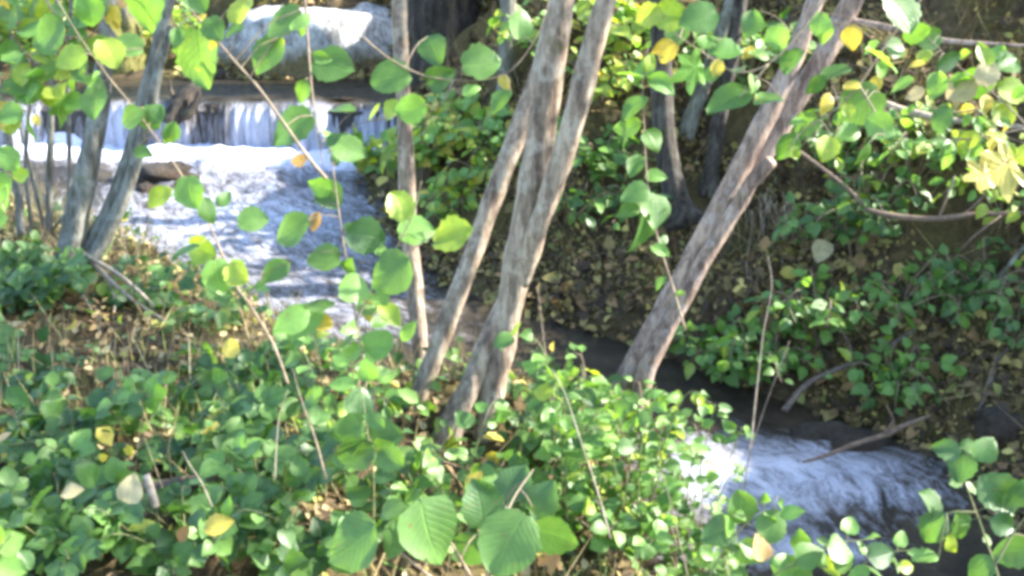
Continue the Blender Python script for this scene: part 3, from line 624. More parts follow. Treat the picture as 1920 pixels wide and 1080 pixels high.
branch('fallen_branch', 'dead twigs sloping down from the foot of the left tree', 'twigs', [[(150, 470, 5.6, 11), (190, 510, 5.5, 9), (240, 555, 5.4, 8), (290, 590, 5.3, 6), (340, 620, 5.2, 4)], [(160, 478, 5.55, 8), (230, 520, 5.45, 8), (290, 575, 5.35, 6)], [(140, 480, 5.55, 7), (150, 540, 5.45, 6), (175, 590, 5.3, 4)], [(200, 520, 5.48, 5), (215, 560, 5.4, 4), (212, 600, 5.3, 3)]], 'twig_pale')
rt = thing('root_tangle', G(1420, 430), 'tangle of thin pale roots hanging down the far bank under the cut stub', 'roots')
for k in range(34):
    x = random.uniform(1375, 1480); y = random.uniform(350, 400); ln = random.uniform(70, 190); q = []; Y0 = G(x, y + 40).y - .05
    dx = random.uniform(-30, 25) + (x - 1420) * .25
    for j in range(5):
        t = j / 4; p = PY(x + dx * t + random.uniform(-6, 6), y + ln * t, 1); r_ = ray(x + dx * t + random.uniform(-7, 7), y + ln * t); g_ = G(x + dx * t, y + ln * t); Yq = min(Y0 - .05 * t, g_.y - .02)
        p = CAM + r_ * (Yq / r_.y); q.append((*p, random.uniform(.0028, .006) * (1.1 - .7 * t)))
    v, f = tube(q, 5, 4); meshobj('root', v, f, M['twig' if k % 3 else 'twig_pale'], rt, True, Vector(q[0][:3]))

# ------------------------------------------------------------------ litter and ground cover (uncountable)
def patch(X, Y): return np.sin(X * 2.3 + 1.1 * np.sin(Y * 1.7)) + np.sin(Y * 2.9 + 1.3 * np.sin(X * 1.9 + 2)) + np.random.normal(size=X.shape) * .5
def sample_ground(n, xr, yr, ok):
    X = np.random.uniform(*xr, n); Y = np.random.uniform(*yr, n); m = ok(X, Y); X, Y = X[m], Y[m]; return X, Y, ground_np(X, Y)
def gnorm(X, Y):
    e = .06; return np.stack([-(ground_np(X + e, Y) - ground_np(X - e, Y)) / (2 * e), -(ground_np(X, Y + e) - ground_np(X, Y - e)) / (2 * e), np.ones(X.shape)], -1)
X, Y, Z = sample_ground(210000, (-3.5, 5.5), (3.4, 13), lambda X, Y: (polysd(X, Y, FAR) > -.1 * np.random.rand(*X.shape)) & (patch(X * 1.6, Y * 1.6 + X) + .8 * np.sin(X * 7 + 2 * np.sin(Y * 5)) > -.35))
Z = np.maximum(Z, waterz(X, Y) + .012)
n = len(X); nn = gnorm(X, Y); nn /= np.linalg.norm(nn, axis=1, keepdims=True); L = np.clip(np.random.lognormal(-3.3, .6, n), .012, .11)
quads('leaf_litter', np.stack([X, Y, Z], -1) + nn * np.random.uniform(.003, .03, (n, 1)), np.random.normal(size=(n, 3)) * .8 + np.array([-.2, -.3, -.3]), nn + np.random.normal(size=(n, 3)) * .45, L, L * np.random.uniform(.45, .85, n), palcols(n, LIT), M['litter'])
lo = bpy.data.objects['leaf_litter']; setp(lo, 'yellow and brown fallen leaves covering the far bank', 'leaf litter')
def nearok(X, Y): return (polysd(X, Y, NEAR) < -.02)
X, Y, Z = sample_ground(15000, (-5, 1.6), (1.7, 8.5), nearok); n = len(X); nn = gnorm(X, Y); L = np.random.uniform(.03, .07, n)
o = quads('leaf_litter', np.stack([X, Y, Z + np.random.uniform(.004, .035, n)], -1), np.random.normal(size=(n, 3)), nn + np.random.normal(size=(n, 3)) * .4, L, L * np.random.uniform(.4, .8, n), palcols(n, TAN), M['litter']); setp(o, 'brown fallen leaves under the plants of the near bank', 'leaf litter')
# low green cover, patchy
X, Y, Z = sample_ground(11000, (-5, 1.6), (1.7, 8.5), lambda X, Y: nearok(X, Y) & (patch(X, Y) > .45) & ((np.random.rand(*X.shape) < .35) | (Y < 3.9) | (X > -.8) | (Y > 6.2))); n = len(X); L = np.clip(np.random.lognormal(-2.95, .4, n), .02, .11)
hgt = np.random.beta(1.6, 2.2, n) * .24 + .02
o = quads('ground_cover', np.stack([X, Y, Z + hgt], -1), np.random.normal(size=(n, 3)) + np.array([0, -.3, -.3]), np.random.normal(size=(n, 3)) * .45 + np.array([0, -.35, 1]), L, L * np.random.uniform(.6, .9, n), palcols(n, GREENS), M['vleaf']); setp(o, 'low ivy and bramble leaves carpeting the near bank', 'ground cover')
def blades(name, label, cat, X, Y, Z, hmin, hmax, pal, wd=.0035, lean=.5):
    n = len(X); H = np.random.uniform(hmin, hmax, n); T = np.random.normal(size=(n, 3)) * lean + np.array([0, 0, 1]); o = quads(name, np.stack([X, Y, Z], -1), T, np.random.normal(size=(n, 3)), H, np.full(n, wd) * np.random.uniform(.6, 1.8, n), palcols(n, pal), M['litter']); return setp(o, label, cat)
X, Y, Z = sample_ground(6500, (-4.6, 1.4), (2.0, 8), lambda X, Y: nearok(X, Y) & (patch(X, Y) < .9))
blades('dry_grass', 'dry tan grass stalks among the near bank plants', 'grass', X, Y, Z, .08, .36, [((.46, .36, .19), 4), ((.30, .24, .11), 3), ((.24, .26, .08), 2), ((.55, .47, .30), 1)])
X, Y, Z = sample_ground(2600, (-4.6, 1.4), (2.0, 8), lambda X, Y: nearok(X, Y) & (patch(X, Y) < .2))
blades('grass', 'green grass blades in the gaps of the near bank cover', 'grass', X, Y, Z, .08, .26, [((.10, .17, .04), 3), ((.16, .22, .05), 2), ((.26, .27, .08), 1)], .006, .6)
X, Y, Z = sample_ground(8000, (-1.5, 5), (4, 10), lambda X, Y: polysd(X, Y, FAR) > .1)
blades('dry_grass', 'thin dry stems and rootlets on the far bank slope', 'grass', X, Y, Z, .06, .45, [((.24, .19, .10), 3), ((.14, .10, .05), 3), ((.30, .27, .12), 2)], .003, .9)

#@PLANTS@
# ------------------------------------------------------------------ shoots hanging and rising close to the camera
GR = [('green', 5), ('light', 2), ('edge', 2)]; GD_ = [('green', 4), ('deep', 4), ('light', 1)]; LY = [('light', 3), ('lime', 3), ('edge', 2), ('yellow', .5)]; BR = [('lime', 4), ('light', 4), ('yellow', .5)]
spray('hazel_shoot', 'long brown shoot rising leftward across the rapids with scattered round leaves', 'shoot', 2.3,
    [[(540, 720), (512, 645), (470, 575), (440, 530), (405, 450), (378, 390), (335, 320), (290, 255), (245, 195), (200, 140), (150, 70), (95, -20)]],
    [(180, 195, 62, -95, 'round', 'green'), (248, 223, 50, 195, 'round', 'green'), (283, 222, 48, -60, 'round', 'green'), (318, 250, 50, -120, 'ovate', 'edge'), (268, 288, 40, -10, 'ovate', 'green'),
     (358, 362, 62, -80, 'round', 'light'), (300, 372, 60, 215, 'ovate', 'lime'), (392, 395, 55, -70, 'ovate', 'green'), (420, 372, 42, 60, 'ovate', 'green'), (475, 413, 56, 10, 'round', 'green'),
     (380, 468, 58, -20, 'round', 'lime'), (410, 520, 66, -80, 'round', 'light'), (345, 470, 60, 200, 'ovate', 'green'), (445, 515, 50, -40, 'round', 'lime'), (515, 512, 66, 215, 'ovate', 'green'),
     (205, 100, 60, -60, 'round', 'lime'), (240, 85, 55, 170, 'round', 'green'), (130, 110, 60, 200, 'round', 'lime'), (165, 20, 60, -80, 'round', 'light'), (90, 60, 70, 210, 'round', 'green'),
     (430, 655, 40, 190, 'round', 'yellow'), (545, 600, 80, 215, 'ovate', 'light')], [(0, 4, .05, 'round', GR, .15, .95)])
spray('hazel_twig', 'leafy twig with the largest round leaf hanging before the pale boulder', 'twig', 1.75,
    [[(612, 335), (580, 298), (530, 228), (485, 165), (440, 115), (395, 62), (350, 10), (310, -40)]],
    [(380, 112, 112, -85, 'round', 'edge'), (545, 240, 92, 210, 'round', 'green'), (500, 103, 82, -120, 'round', 'edge'), (528, 42, 82, 215, 'round', 'green'), (402, 52, 52, -60, 'round', 'green'), (450, 22, 62, -110, 'round', 'lime'),
     (272, 5, 112, -100, 'round', 'green'), (372, 0, 52, -70, 'round', 'green'), (330, 70, 44, -100, 'ovate', 'green'), (562, 40, 50, 50, 'ovate', 'light'), (440, 60, 44, 200, 'ovate', 'green'), (560, 300, 38, 190, 'ovate', 'brown')])
spray('hazel_twig', 'thin twig hanging straight down before the waterfall with few leaves', 'twig', 2.0,
    [[(570, -30), (576, 60), (584, 160), (594, 240), (606, 312)]], [(625, 122, 80, -15, 'round', 'green'), (566, 172, 50, -110, 'ovate', 'green'), (655, 275, 66, -20, 'round', 'green'), (625, 260, 40, 40, 'ovate', 'deep')], [(0, 4, .035, 'ovate', GR, .1, .9)], r0=.0022)
spray('hazel_shoot', 'leafy shoot with round green leaves left of the slim pale tree', 'shoot', 2.45,
    [[(690, 800), (684, 700), (668, 600), (655, 520), (640, 430), (628, 340), (618, 270)], [(668, 600), (700, 540), (740, 470), (775, 400), (790, 340)], [(720, 505), (770, 470), (815, 440)]],
    [(605, 484, 64, 180, 'round', 'green'), (620, 366, 58, -60, 'round', 'deep'), (545, 430, 76, 205, 'round', 'green'), (688, 446, 76, -10, 'round', 'deep'), (782, 434, 68, 10, 'round', 'light'), (850, 441, 80, 20, 'round', 'lime'),
     (728, 512, 92, 215, 'heart', 'green'), (572, 606, 92, 225, 'ovate', 'light'), (668, 546, 64, -20, 'heart', 'light'), (600, 570, 56, 10, 'ovate', 'edge'), (517, 508, 62, 210, 'ovate', 'green'), (748, 385, 60, 120, 'round', 'lime'), (690, 575, 62, -85, 'ovate', 'yellow'),
     (730, 590, 60, -40, 'ovate', 'lime'), (606, 603, 40, -30, 'round', 'yellow'), (640, 205, 50, 170, 'round', 'green'), (735, 205, 42, 60, 'round', 'lime'), (705, 640, 64, 160, 'heart', 'light'), (660, 660, 46, 200, 'ovate', 'light'),
     (590, 415, 40, 250, 'ovate', 'brown'), (765, 620, 48, 60, 'ovate', 'light')], [(0, 7, .05, 'heart', GR, .1, .95), (1, 4, .045, 'round', LY, .2, .9)])
spray('hazel_twig', 'twig with broad leaves hanging before the massive dark trunk', 'twig', 2.35,
    [[(680, 70), (730, 110), (790, 140), (850, 150), (905, 150), (960, 130), (1010, 60), (1040, -40)], [(850, 150), (830, 190), (780, 230)]],
    [(730, 146, 78, 190, 'round', 'green'), (812, 96, 62, -70, 'heart', 'deep'), (904, 116, 74, 10, 'round', 'green'), (978, 45, 58, 80, 'round', 'green'), (828, 146, 58, 20, 'heart', 'deep'), (768, 202, 60, 190, 'round', 'light'), (940, 190, 56, 230, 'ovate', 'green'), (885, 170, 40, 30, 'ovate', 'light'), (700, 210, 40, 60, 'ovate', 'lime')], r0=.002)
spray('spindle_shoot', 'hanging chain of pointed leaves beside the dark slender tree', 'shoot', 2.7,
    [[(1285, 620), (1262, 540), (1240, 470), (1222, 400), (1212, 320), (1208, 240), (1205, 160), (1215, 90)]],
    [(1205, 135, 60, 230, 'ovate', 'light'), (1240, 160, 60, -35, 'ovate', 'light'), (1180, 140, 50, 170, 'ovate', 'light'), (1218, 118, 40, 70, 'ovate', 'lime'), (1190, 205, 66, 220, 'ovate', 'green'), (1175, 235, 58, 190, 'ovate', 'green'), (1224, 265, 46, -60, 'heart', 'green'), (1192, 312, 52, 240, 'ovate', 'green'),
     (1230, 332, 44, 0, 'ovate', 'light'), (1190, 362, 58, 200, 'heart', 'green'), (1226, 397, 70, -90, 'heart', 'green'), (1200, 436, 92, 255, 'ovate', 'deep'), (1180, 395, 50, 200, 'ovate', 'green'), (1238, 470, 40, -20, 'ovate', 'light')], [(0, 5, .04, 'ovate', GR, .1, .5)])
spray('hazel_shoot', 'shoot of broad toothed leaves across the top right of the three-stemmed tree', 'shoot', 2.4,
    [[(1560, -20), (1500, 60), (1440, 120), (1380, 135), (1320, 100), (1260, 60)], [(1440, 120), (1400, 170), (1350, 215)]],
    [(1308, 32, 76, 200, 'round', 'green'), (1405, 45, 62, 250, 'ovate', 'green'), (1298, 130, 80, 215, 'maple', 'light'), (1360, 182, 92, 205, 'heart', 'green'), (1440, 188, 60, 190, 'round', 'edge'), (1485, 115, 54, 230, 'round', 'green'), (1362, 98, 56, 180, 'round', 'light'), (1270, 70, 50, 230, 'round', 'green'), (1345, 130, 40, 260, 'ovate', 'yellow'), (1460, 70, 52, -80, 'round', 'light'), (1405, 100, 36, 200, 'ovate', 'yellow'), (1250, 30, 66, 180, 'round', 'lime'), (1245, 90, 48, 200, 'ovate', 'yellow'), (1215, 30, 50, 200, 'round', 'lime')], [(0, 6, .045, 'round', LY, .3, 1)])
spray('hazel_shoot', 'drooping shoot of round leaves over the leaning twin stems', 'shoot', 2.4,
    [[(1760, -40), (1700, 30), (1650, 100), (1610, 160), (1560, 210), (1500, 250), (1470, 300)], [(1610, 160), (1640, 210), (1660, 260)]],
    [(1690, 22, 86, -60, 'round', 'green'), (1565, 136, 58, 200, 'round', 'green'), (1612, 198, 88, 215, 'round', 'green'), (1475, 276, 64, 240, 'ovate', 'green'), (1535, 45, 44, 260, 'round', 'light'), (1655, 110, 76, -30, 'bramble', 'light'), (1600, 70, 50, -90, 'bramble', 'yellow'), (1548, 62, 44, 250, 'ovate', 'light'), (1652, 236, 66, -30, 'bramble', 'light'), (1510, 235, 50, 215, 'round', 'edge'), (1530, 160, 50, 230, 'ovate', 'green'), (1680, 90, 46, 0, 'round', 'green'), (1550, 280, 50, 250, 'round', 'lime'), (1590, 250, 44, 200, 'round', 'light'), (1640, 155, 40, 60, 'ovate', 'yellow'), (1550, 195, 46, 250, 'ovate', 'yellow'), (1620, 290, 50, 250, 'ovate', 'green'), (1720, 60, 50, 0, 'round', 'light')], [(0, 6, .04, 'round', LY, .2, .95)])
spray('maple_seedling', 'bright yellow lobed leaves at the right edge', 'seedling', 2.7,
    [[(1990, 480), (1950, 400), (1915, 330), (1885, 270), (1860, 230)]], [(1882, 318, 104, 215, 'maple', 'yellow'), (1840, 328, 62, 190, 'maple', 'yellow'), (1910, 292, 50, 60, 'maple', 'lime'), (1870, 255, 44, 150, 'ovate', 'lime')])
spray('hazel_shoot', 'sunlit shoot of yellow and pale green leaves at the upper right edge', 'shoot', 3.0,
    [[(1990, 300), (1930, 240), (1880, 190), (1830, 150), (1780, 110), (1740, 70)], [(1880, 190), (1800, 210), (1740, 200), (1700, 180)], [(1930, 240), (1820, 260), (1750, 260)]],
    [(1830, 152, 84, 190, 'round', 'light'), (1800, 165, 60, 215, 'round', 'pale'), (1850, 135, 50, 80, 'round', 'pale'), (1845, 100, 50, 110, 'ovate', 'lime'), (1890, 120, 52, 30, 'round', 'green'), (1870, 100, 44, 60, 'heart', 'light'), (1752, 160, 60, 250, 'ovate', 'light'), (1720, 120, 44, 190, 'ovate', 'yellow'), (1780, 115, 56, 30, 'ovate', 'deep'), (1740, 70, 50, 190, 'round', 'green'), (1900, 170, 60, 0, 'round', 'lime'), (1880, 215, 54, -60, 'round', 'lime'), (1770, 225, 60, 250, 'ovate', 'green'), (1715, 175, 40, 200, 'ovate', 'pale'), (1690, 160, 50, 210, 'ovate', 'light'), (1850, 195, 40, -100, 'ovate', 'yellow'), (1815, 265, 50, 220, 'ovate', 'lime'), (1860, 265, 50, -80, 'ovate', 'yellow')], [(0, 8, .05, 'ovate', BR, .1, .95), (1, 7, .05, 'ovate', BR, .1, .95), (2, 7, .05, 'ovate', LY, .1, .95)])
spray('broadleaf_seedling', 'tall seedling with very large dull green leaves at bottom centre', 'seedling', 1.55,
    [[(900, 1260, 1.75), (905, 1120, 1.65), (930, 1020, 1.6), (960, 940, 1.62), (1000, 880, 1.68)], [(905, 1120, 1.65), (840, 1010, 1.6), (790, 950, 1.6)], [(905, 1160, 1.68), (780, 1060, 1.62), (690, 990, 1.6)]],
    [(952, 1022, 126, 240, 'round', 'green', 1.5), (812, 1000, 132, -70, 'heart', 'green', 1.52), (655, 1018, 118, 215, 'heart', 'green', 1.55), (738, 1010, 82, -110, 'ovate', 'green', 1.6), (898, 942, 92, 100, 'round', 'deep', 1.62), (1022, 932, 74, 60, 'heart', 'deep', 1.65), (1040, 1010, 90, -20, 'round', 'deep', 1.6), (880, 1035, 80, 250, 'heart', 'deep', 1.66), (965, 905, 80, 60, 'round', 'deep', 1.7)])
spray('broadleaf_seedling', 'seedling with dark round leaves left of the three-stemmed tree foot', 'seedling', 2.3,
    [[(700, 1010, 2.45), (700, 900, 2.35), (690, 820, 2.3), (680, 740, 2.3)]], [(675, 756, 62, 80, 'round', 'deep'), (722, 820, 70, 10, 'round', 'deep'), (665, 850, 74, 200, 'round', 'deep'), (700, 790, 50, 150, 'ovate', 'green'), (650, 800, 60, 190, 'heart', 'green'), (735, 860, 56, -30, 'round', 'green'), (690, 690, 50, 100, 'heart', 'light'), (640, 720, 50, 180, 'ovate', 'light')], [(0, 6, .06, 'heart', GD_, .1, .8)], tw='stalk_green')
spray('bramble_shoot', 'bramble cane with three-part ribbed leaves in the lower right corner', 'bramble', 2.1,
    [[(1900, 1180), (1865, 1060), (1830, 960), (1800, 880), (1780, 830)], [(1830, 960), (1790, 960), (1775, 965)], [(1865, 1060), (1900, 1000), (1930, 960)]],
    [(1745, 945, 70, 130, 'bramble', 'deep'), (1752, 990, 74, 240, 'bramble', 'deep'), (1800, 985, 66, -70, 'bramble', 'green'), (1775, 845, 56, 160, 'bramble', 'deep'), (1800, 875, 66, -100, 'bramble', 'deep'), (1845, 840, 60, 40, 'bramble', 'green'), (1870, 930, 96, -50, 'bramble', 'deep'), (1905, 925, 66, 60, 'bramble', 'deep'), (1905, 1040, 84, 190, 'bramble', 'deep'), (1840, 1065, 60, 230, 'bramble', 'green'), (1735, 1045, 50, 180, 'bramble', 'light'), (1880, 985, 60, -20, 'bramble', 'deep'), (1785, 1020, 44, -60, 'ovate', 'lime')], [(0, 5, .035, 'bramble', GR, .3, .9)], tw='stalk_green')
spray('bramble_shoot', 'pale bramble leaves at the lower left edge', 'bramble', 1.9,
    [[(-60, 1180), (-30, 1090), (0, 1030), (25, 1000)]], [(18, 1015, 60, 20, 'bramble', 'light'), (20, 1062, 64, -20, 'bramble', 'light'), (-10, 1000, 50, 120, 'bramble', 'light'), (48, 1050, 44, -50, 'bramble', 'deep')], tw='stalk_green')
spray('hazel_twig', 'bright green leaf tips poking in at the left edge by the hazel rods', 'twig', 2.0, [[(-60, 430), (-20, 400), (15, 370)]], [(5, 375, 66, 70, 'round', 'light'), (-15, 410, 50, 200, 'round', 'light')])
spray('hazel_shoot', 'dense leafy shoots hanging in the upper left corner', 'shoot', 3.1,
    [[(-60, -40), (20, 60), (70, 130), (120, 190)], [(60, -40), (110, 40), (130, 100), (150, 170)], [(-60, 120), (0, 170), (50, 210)], [(220, -50), (190, 40), (150, 90)], [(-60, 260), (-10, 300), (20, 330)]],
    [(60, 110, 60, 200, 'ovate', 'green'), (30, 125, 66, 225, 'ovate', 'green'), (85, 75, 56, 200, 'round', 'green'), (15, 30, 50, 60, 'round', 'edge'), (55, 55, 50, 180, 'round', 'light'), (20, 215, 50, 190, 'round', 'light'), (50, 170, 30, -80, 'ovate', 'yellow'), (70, 225, 26, -60, 'ovate', 'yellow'), (5, 12, 40, -60, 'round', 'yellow'), (15, 300, 50, -50, 'round', 'light'), (75, 10, 50, -90, 'round', 'lime')],
    [(0, 16, .085, 'round', LY, .1, 1), (1, 15, .085, 'ovate', GR, .1, 1), (2, 9, .075, 'round', LY, .1, 1), (3, 9, .075, 'round', LY, .1, 1), (4, 6, .06, 'round', GR, .1, 1)], r0=.003)

spray('hazel_shoot', 'low leafy shoots along the bottom edge under the lower rapids', 'shoot', 2.5,
    [[(1380, 1180), (1440, 1090), (1500, 1050), (1570, 1020), (1640, 1010)], [(1560, 1180), (1600, 1080), (1650, 1040), (1720, 1030)], [(1300, 1180), (1340, 1060), (1400, 980), (1460, 930)]],
    [(1520, 1040, 60, 20, 'heart', 'green'), (1580, 1035, 66, -20, 'heart', 'green'), (1655, 1040, 56, 10, 'heart', 'deep'), (1470, 1060, 56, 160, 'heart', 'light'), (1450, 985, 64, 60, 'round', 'green'), (1485, 960, 50, 20, 'ovate', 'light'), (1560, 1062, 52, -60, 'ovate', 'lime'), (1390, 950, 66, 100, 'round', 'green'), (1345, 1000, 70, 200, 'heart', 'deep'), (1410, 1040, 60, -30, 'heart', 'green'), (1700, 1062, 40, 0, 'ovate', 'lime'), (1610, 1075, 44, 200, 'ovate', 'light')],
    [(0, 9, .05, 'heart', GR, .2, 1), (1, 7, .05, 'heart', GR, .2, 1), (2, 9, .055, 'ovate', GR, .2, 1)], tw='stalk_green')
# bare and dry stalks
def stalk(label, line, r=.003, m='twig_pale', name='dry_stalk'):
    q = [(*P(x, y, d), .55 * r * (1 - .6 * i / (len(line) - 1))) for i, (x, y, d) in enumerate(line)]; v, f = tube(q, 6, 6, .15, len(label)); o = meshobj(name, v, f, M[m], None, True, Vector(q[0][:3])); return setp(o, label, 'stalk')
def gd(x, y): return GD(x, y)
stalk('thin pale stalk standing before the dark water right of the three-stemmed tree', [(1035, 800, gd(1035, 800)), (1030, 720, 5.0), (1020, 640, 4.9), (1008, 535, 4.8)], .006)
stalk('long slanting bare stalk in the leaves right of bottom centre', [(1145, 1010, 2.9), (1120, 920, 2.9), (1090, 830, 2.9), (1060, 740, 2.95), (1035, 690, 3.0)], .0045)
stalk('whitish peeling stem standing before the right bank shrub', [(1405, 860, 4.1), (1420, 720, 4.1), (1432, 620, 4.1), (1447, 540, 4.1), (1440, 480, 4.1)], .006)
stalk('dark bare stem standing before the lower rapids', [(1392, 985, 3.6), (1400, 880, 3.6), (1425, 790, 3.6), (1450, 720, 3.6), (1480, 640, 3.65)], .005, 'twig_dark')
stalk('grey dead stem leaning among the plants left of bottom centre', [(612, 900, 3.0), (590, 820, 3.0), (565, 750, 3.0), (548, 690, 3.0)], .006, 'twig')
stalk('pale bent straw sticking up at lower left', [(398, 950, 2.9), (378, 905, 2.9), (355, 870, 2.9), (342, 845, 2.9)], .003)
stalk('brown upright stalk with sunlit top left of the slim pale tree', [(705, 800, 3.6), (698, 700, 3.6), (690, 640, 3.6), (683, 590, 3.6)], .007, 'dead_wood')
stalk('dark thin twig rising from the left bank before the rapids', [(255, 600, gd(255, 600)), (248, 520, 5.2), (232, 460, 5.2), (215, 410, 5.2)], .006, 'twig_dark')
stalk('tan upright straw among leaves left of the grey dead stem', [(515, 900, 2.9), (518, 840, 2.9), (524, 780, 2.9), (540, 730, 2.9)], .0035)
stalk('slender stalk near the lower edge among the spindle shrubs', [(1300, 1120, 2.6), (1280, 1040, 2.6), (1262, 960, 2.65), (1240, 880, 2.7)], .003, 'twig')

# ------------------------------------------------------------------ shrubs and plants rooted on the near bank
def nb(x, y): return G(x, y)
SP = [('light', 4), ('green', 5), ('lime', 1)]
K = [
 ('spindle_shrub', 'leafy shrub of small oval leaves at the foot of the leaning twin stems', 1110, 870, .48, .34, 9, 12, 'ovate', .085, SP),
 ('spindle_shrub', 'leafy shrub between the three-stemmed tree and the leaning twin stems', 1030, 880, .40, .28, 8, 12, 'heart', .085, GD_),
 ('spindle_shrub', 'shrub of light green oval leaves at the water edge right of the leaning stems', 1190, 900, .50, .30, 8, 11, 'ovate', .085, SP),
 ('spindle_shrub', 'shrub overhanging the lower rapids with small green leaves', 1180, 1000, .48, .34, 8, 12, 'ovate', .075, GR),
 ('spindle_shrub', 'light green shrub in the bottom centre right foreground', 1160, 1060, .42, .35, 10, 14, 'heart', .075, SP),
 ('spindle_shrub', 'shrub at the bottom edge under the lower rapids', 1290, 1150, .42, .34, 9, 12, 'heart', .07, GR),
 ('spindle_shrub', 'young shrub right of the three-stemmed tree foot with dark round leaves', 970, 980, .25, .28, 8, 11, 'round', .085, GD_),
 ('spindle_shrub', 'leafy undergrowth around the foot of the three-stemmed tree', 740, 980, .20, .30, 9, 10, 'heart', .08, GD_),
 ('spindle_shrub', 'pale green undergrowth behind the slim pale tree foot', 690, 810, .34, .28, 7, 10, 'ovate', .09, SP),
 ('tall_shrub', 'tall loose shrub of light leaves screening the water right of the tree foot', 1060, 1010, .95, .30, 7, 13, 'heart', .075, SP),
 ('tall_shrub', 'tall loose shrub before the foot of the leaning twin stems', 1190, 1060, 1.0, .32, 7, 14, 'ovate', .075, SP),
 ('tall_shrub', 'slender leafy shoots standing before the left end of the lower rapids', 1300, 1110, .95, .34, 7, 13, 'ovate', .075, GR),
 ('tall_shrub', 'loose leafy shoots before the foot of the three-stemmed tree', 840, 1010, .62, .30, 6, 10, 'heart', .08, GR),
 ('tall_shrub', 'leafy shoots rising before the stream left of the tree foot', 640, 900, .75, .24, 5, 11, 'heart', .08, SP),
 ('bramble_bush', 'bramble bush at the water edge below the long brown shoot', 500, 730, .22, .40, 9, 8, 'bramble', .09, GD_),
 ('bramble_bush', 'bramble bush growing around the foot of the left forked tree', 60, 570, .30, .42, 10, 10, 'bramble', .10, [('deep', 5), ('green', 4), ('yellow', .3)]),
 ('bramble_bush', 'bramble on the left bank edge right of the forked tree', 260, 570, .20, .34, 7, 8, 'heart', .09, GD_),
 ('bramble_bush', 'bramble bush at the water edge in front of the rapids', 390, 610, .24, .32, 7, 8, 'ovate', .10, GR),
 ('bramble_bush', 'bramble mound in the left middle ground beneath the hazel rods', 50, 740, .18, .36, 5, 7, 'bramble', .08, GD_),
 ('bramble_bush', 'bramble mound left of centre with broad dull leaves', 250, 820, .26, .36, 6, 8, 'heart', .085, GD_),
 ('bramble_bush', 'bramble mound in front of the bramble at the rapids', 430, 790, .30, .36, 7, 9, 'bramble', .085, GD_),
 ('bramble_bush', 'bramble mound above the bleached white stick', 120, 860, .24, .36, 6, 8, 'bramble', .095, GD_),
 ('bramble_bush', 'bramble with yellowing tips right of the rotten log', 440, 900, .28, .32, 9, 9, 'bramble', .095, [('green', 5), ('deep', 3), ('edge', 3), ('yellow', .5)]),
 ('bramble_bush', 'bramble mound in the lower left foreground', 120, 1040, .26, .34, 10, 10, 'bramble', .095, GD_),
 ('bramble_bush', 'bramble mound at the bottom edge left of centre', 330, 1060, .26, .34, 10, 10, 'heart', .075, GD_),
 ('bramble_bush', 'dark leafy bramble in the bottom foreground left of the large seedling leaves', 540, 1060, .30, .34, 10, 10, 'bramble', .095, GD_),
 ('bramble_bush', 'green bramble among dry straw left of the tree foot', 590, 900, .26, .32, 9, 10, 'heart', .08, GR),
]
for (nm, lb, x, y, h, sp, ns, per, kd, sz, pal) in K:
    bush(nm, lb, 'bramble' if 'bramble' in nm else 'shrub', nb(x, y), h, sp, ns, per, kd, sz, pal, tri=(kd == 'bramble'), tw='twig' if 'spindle' in nm else 'stalk_green')

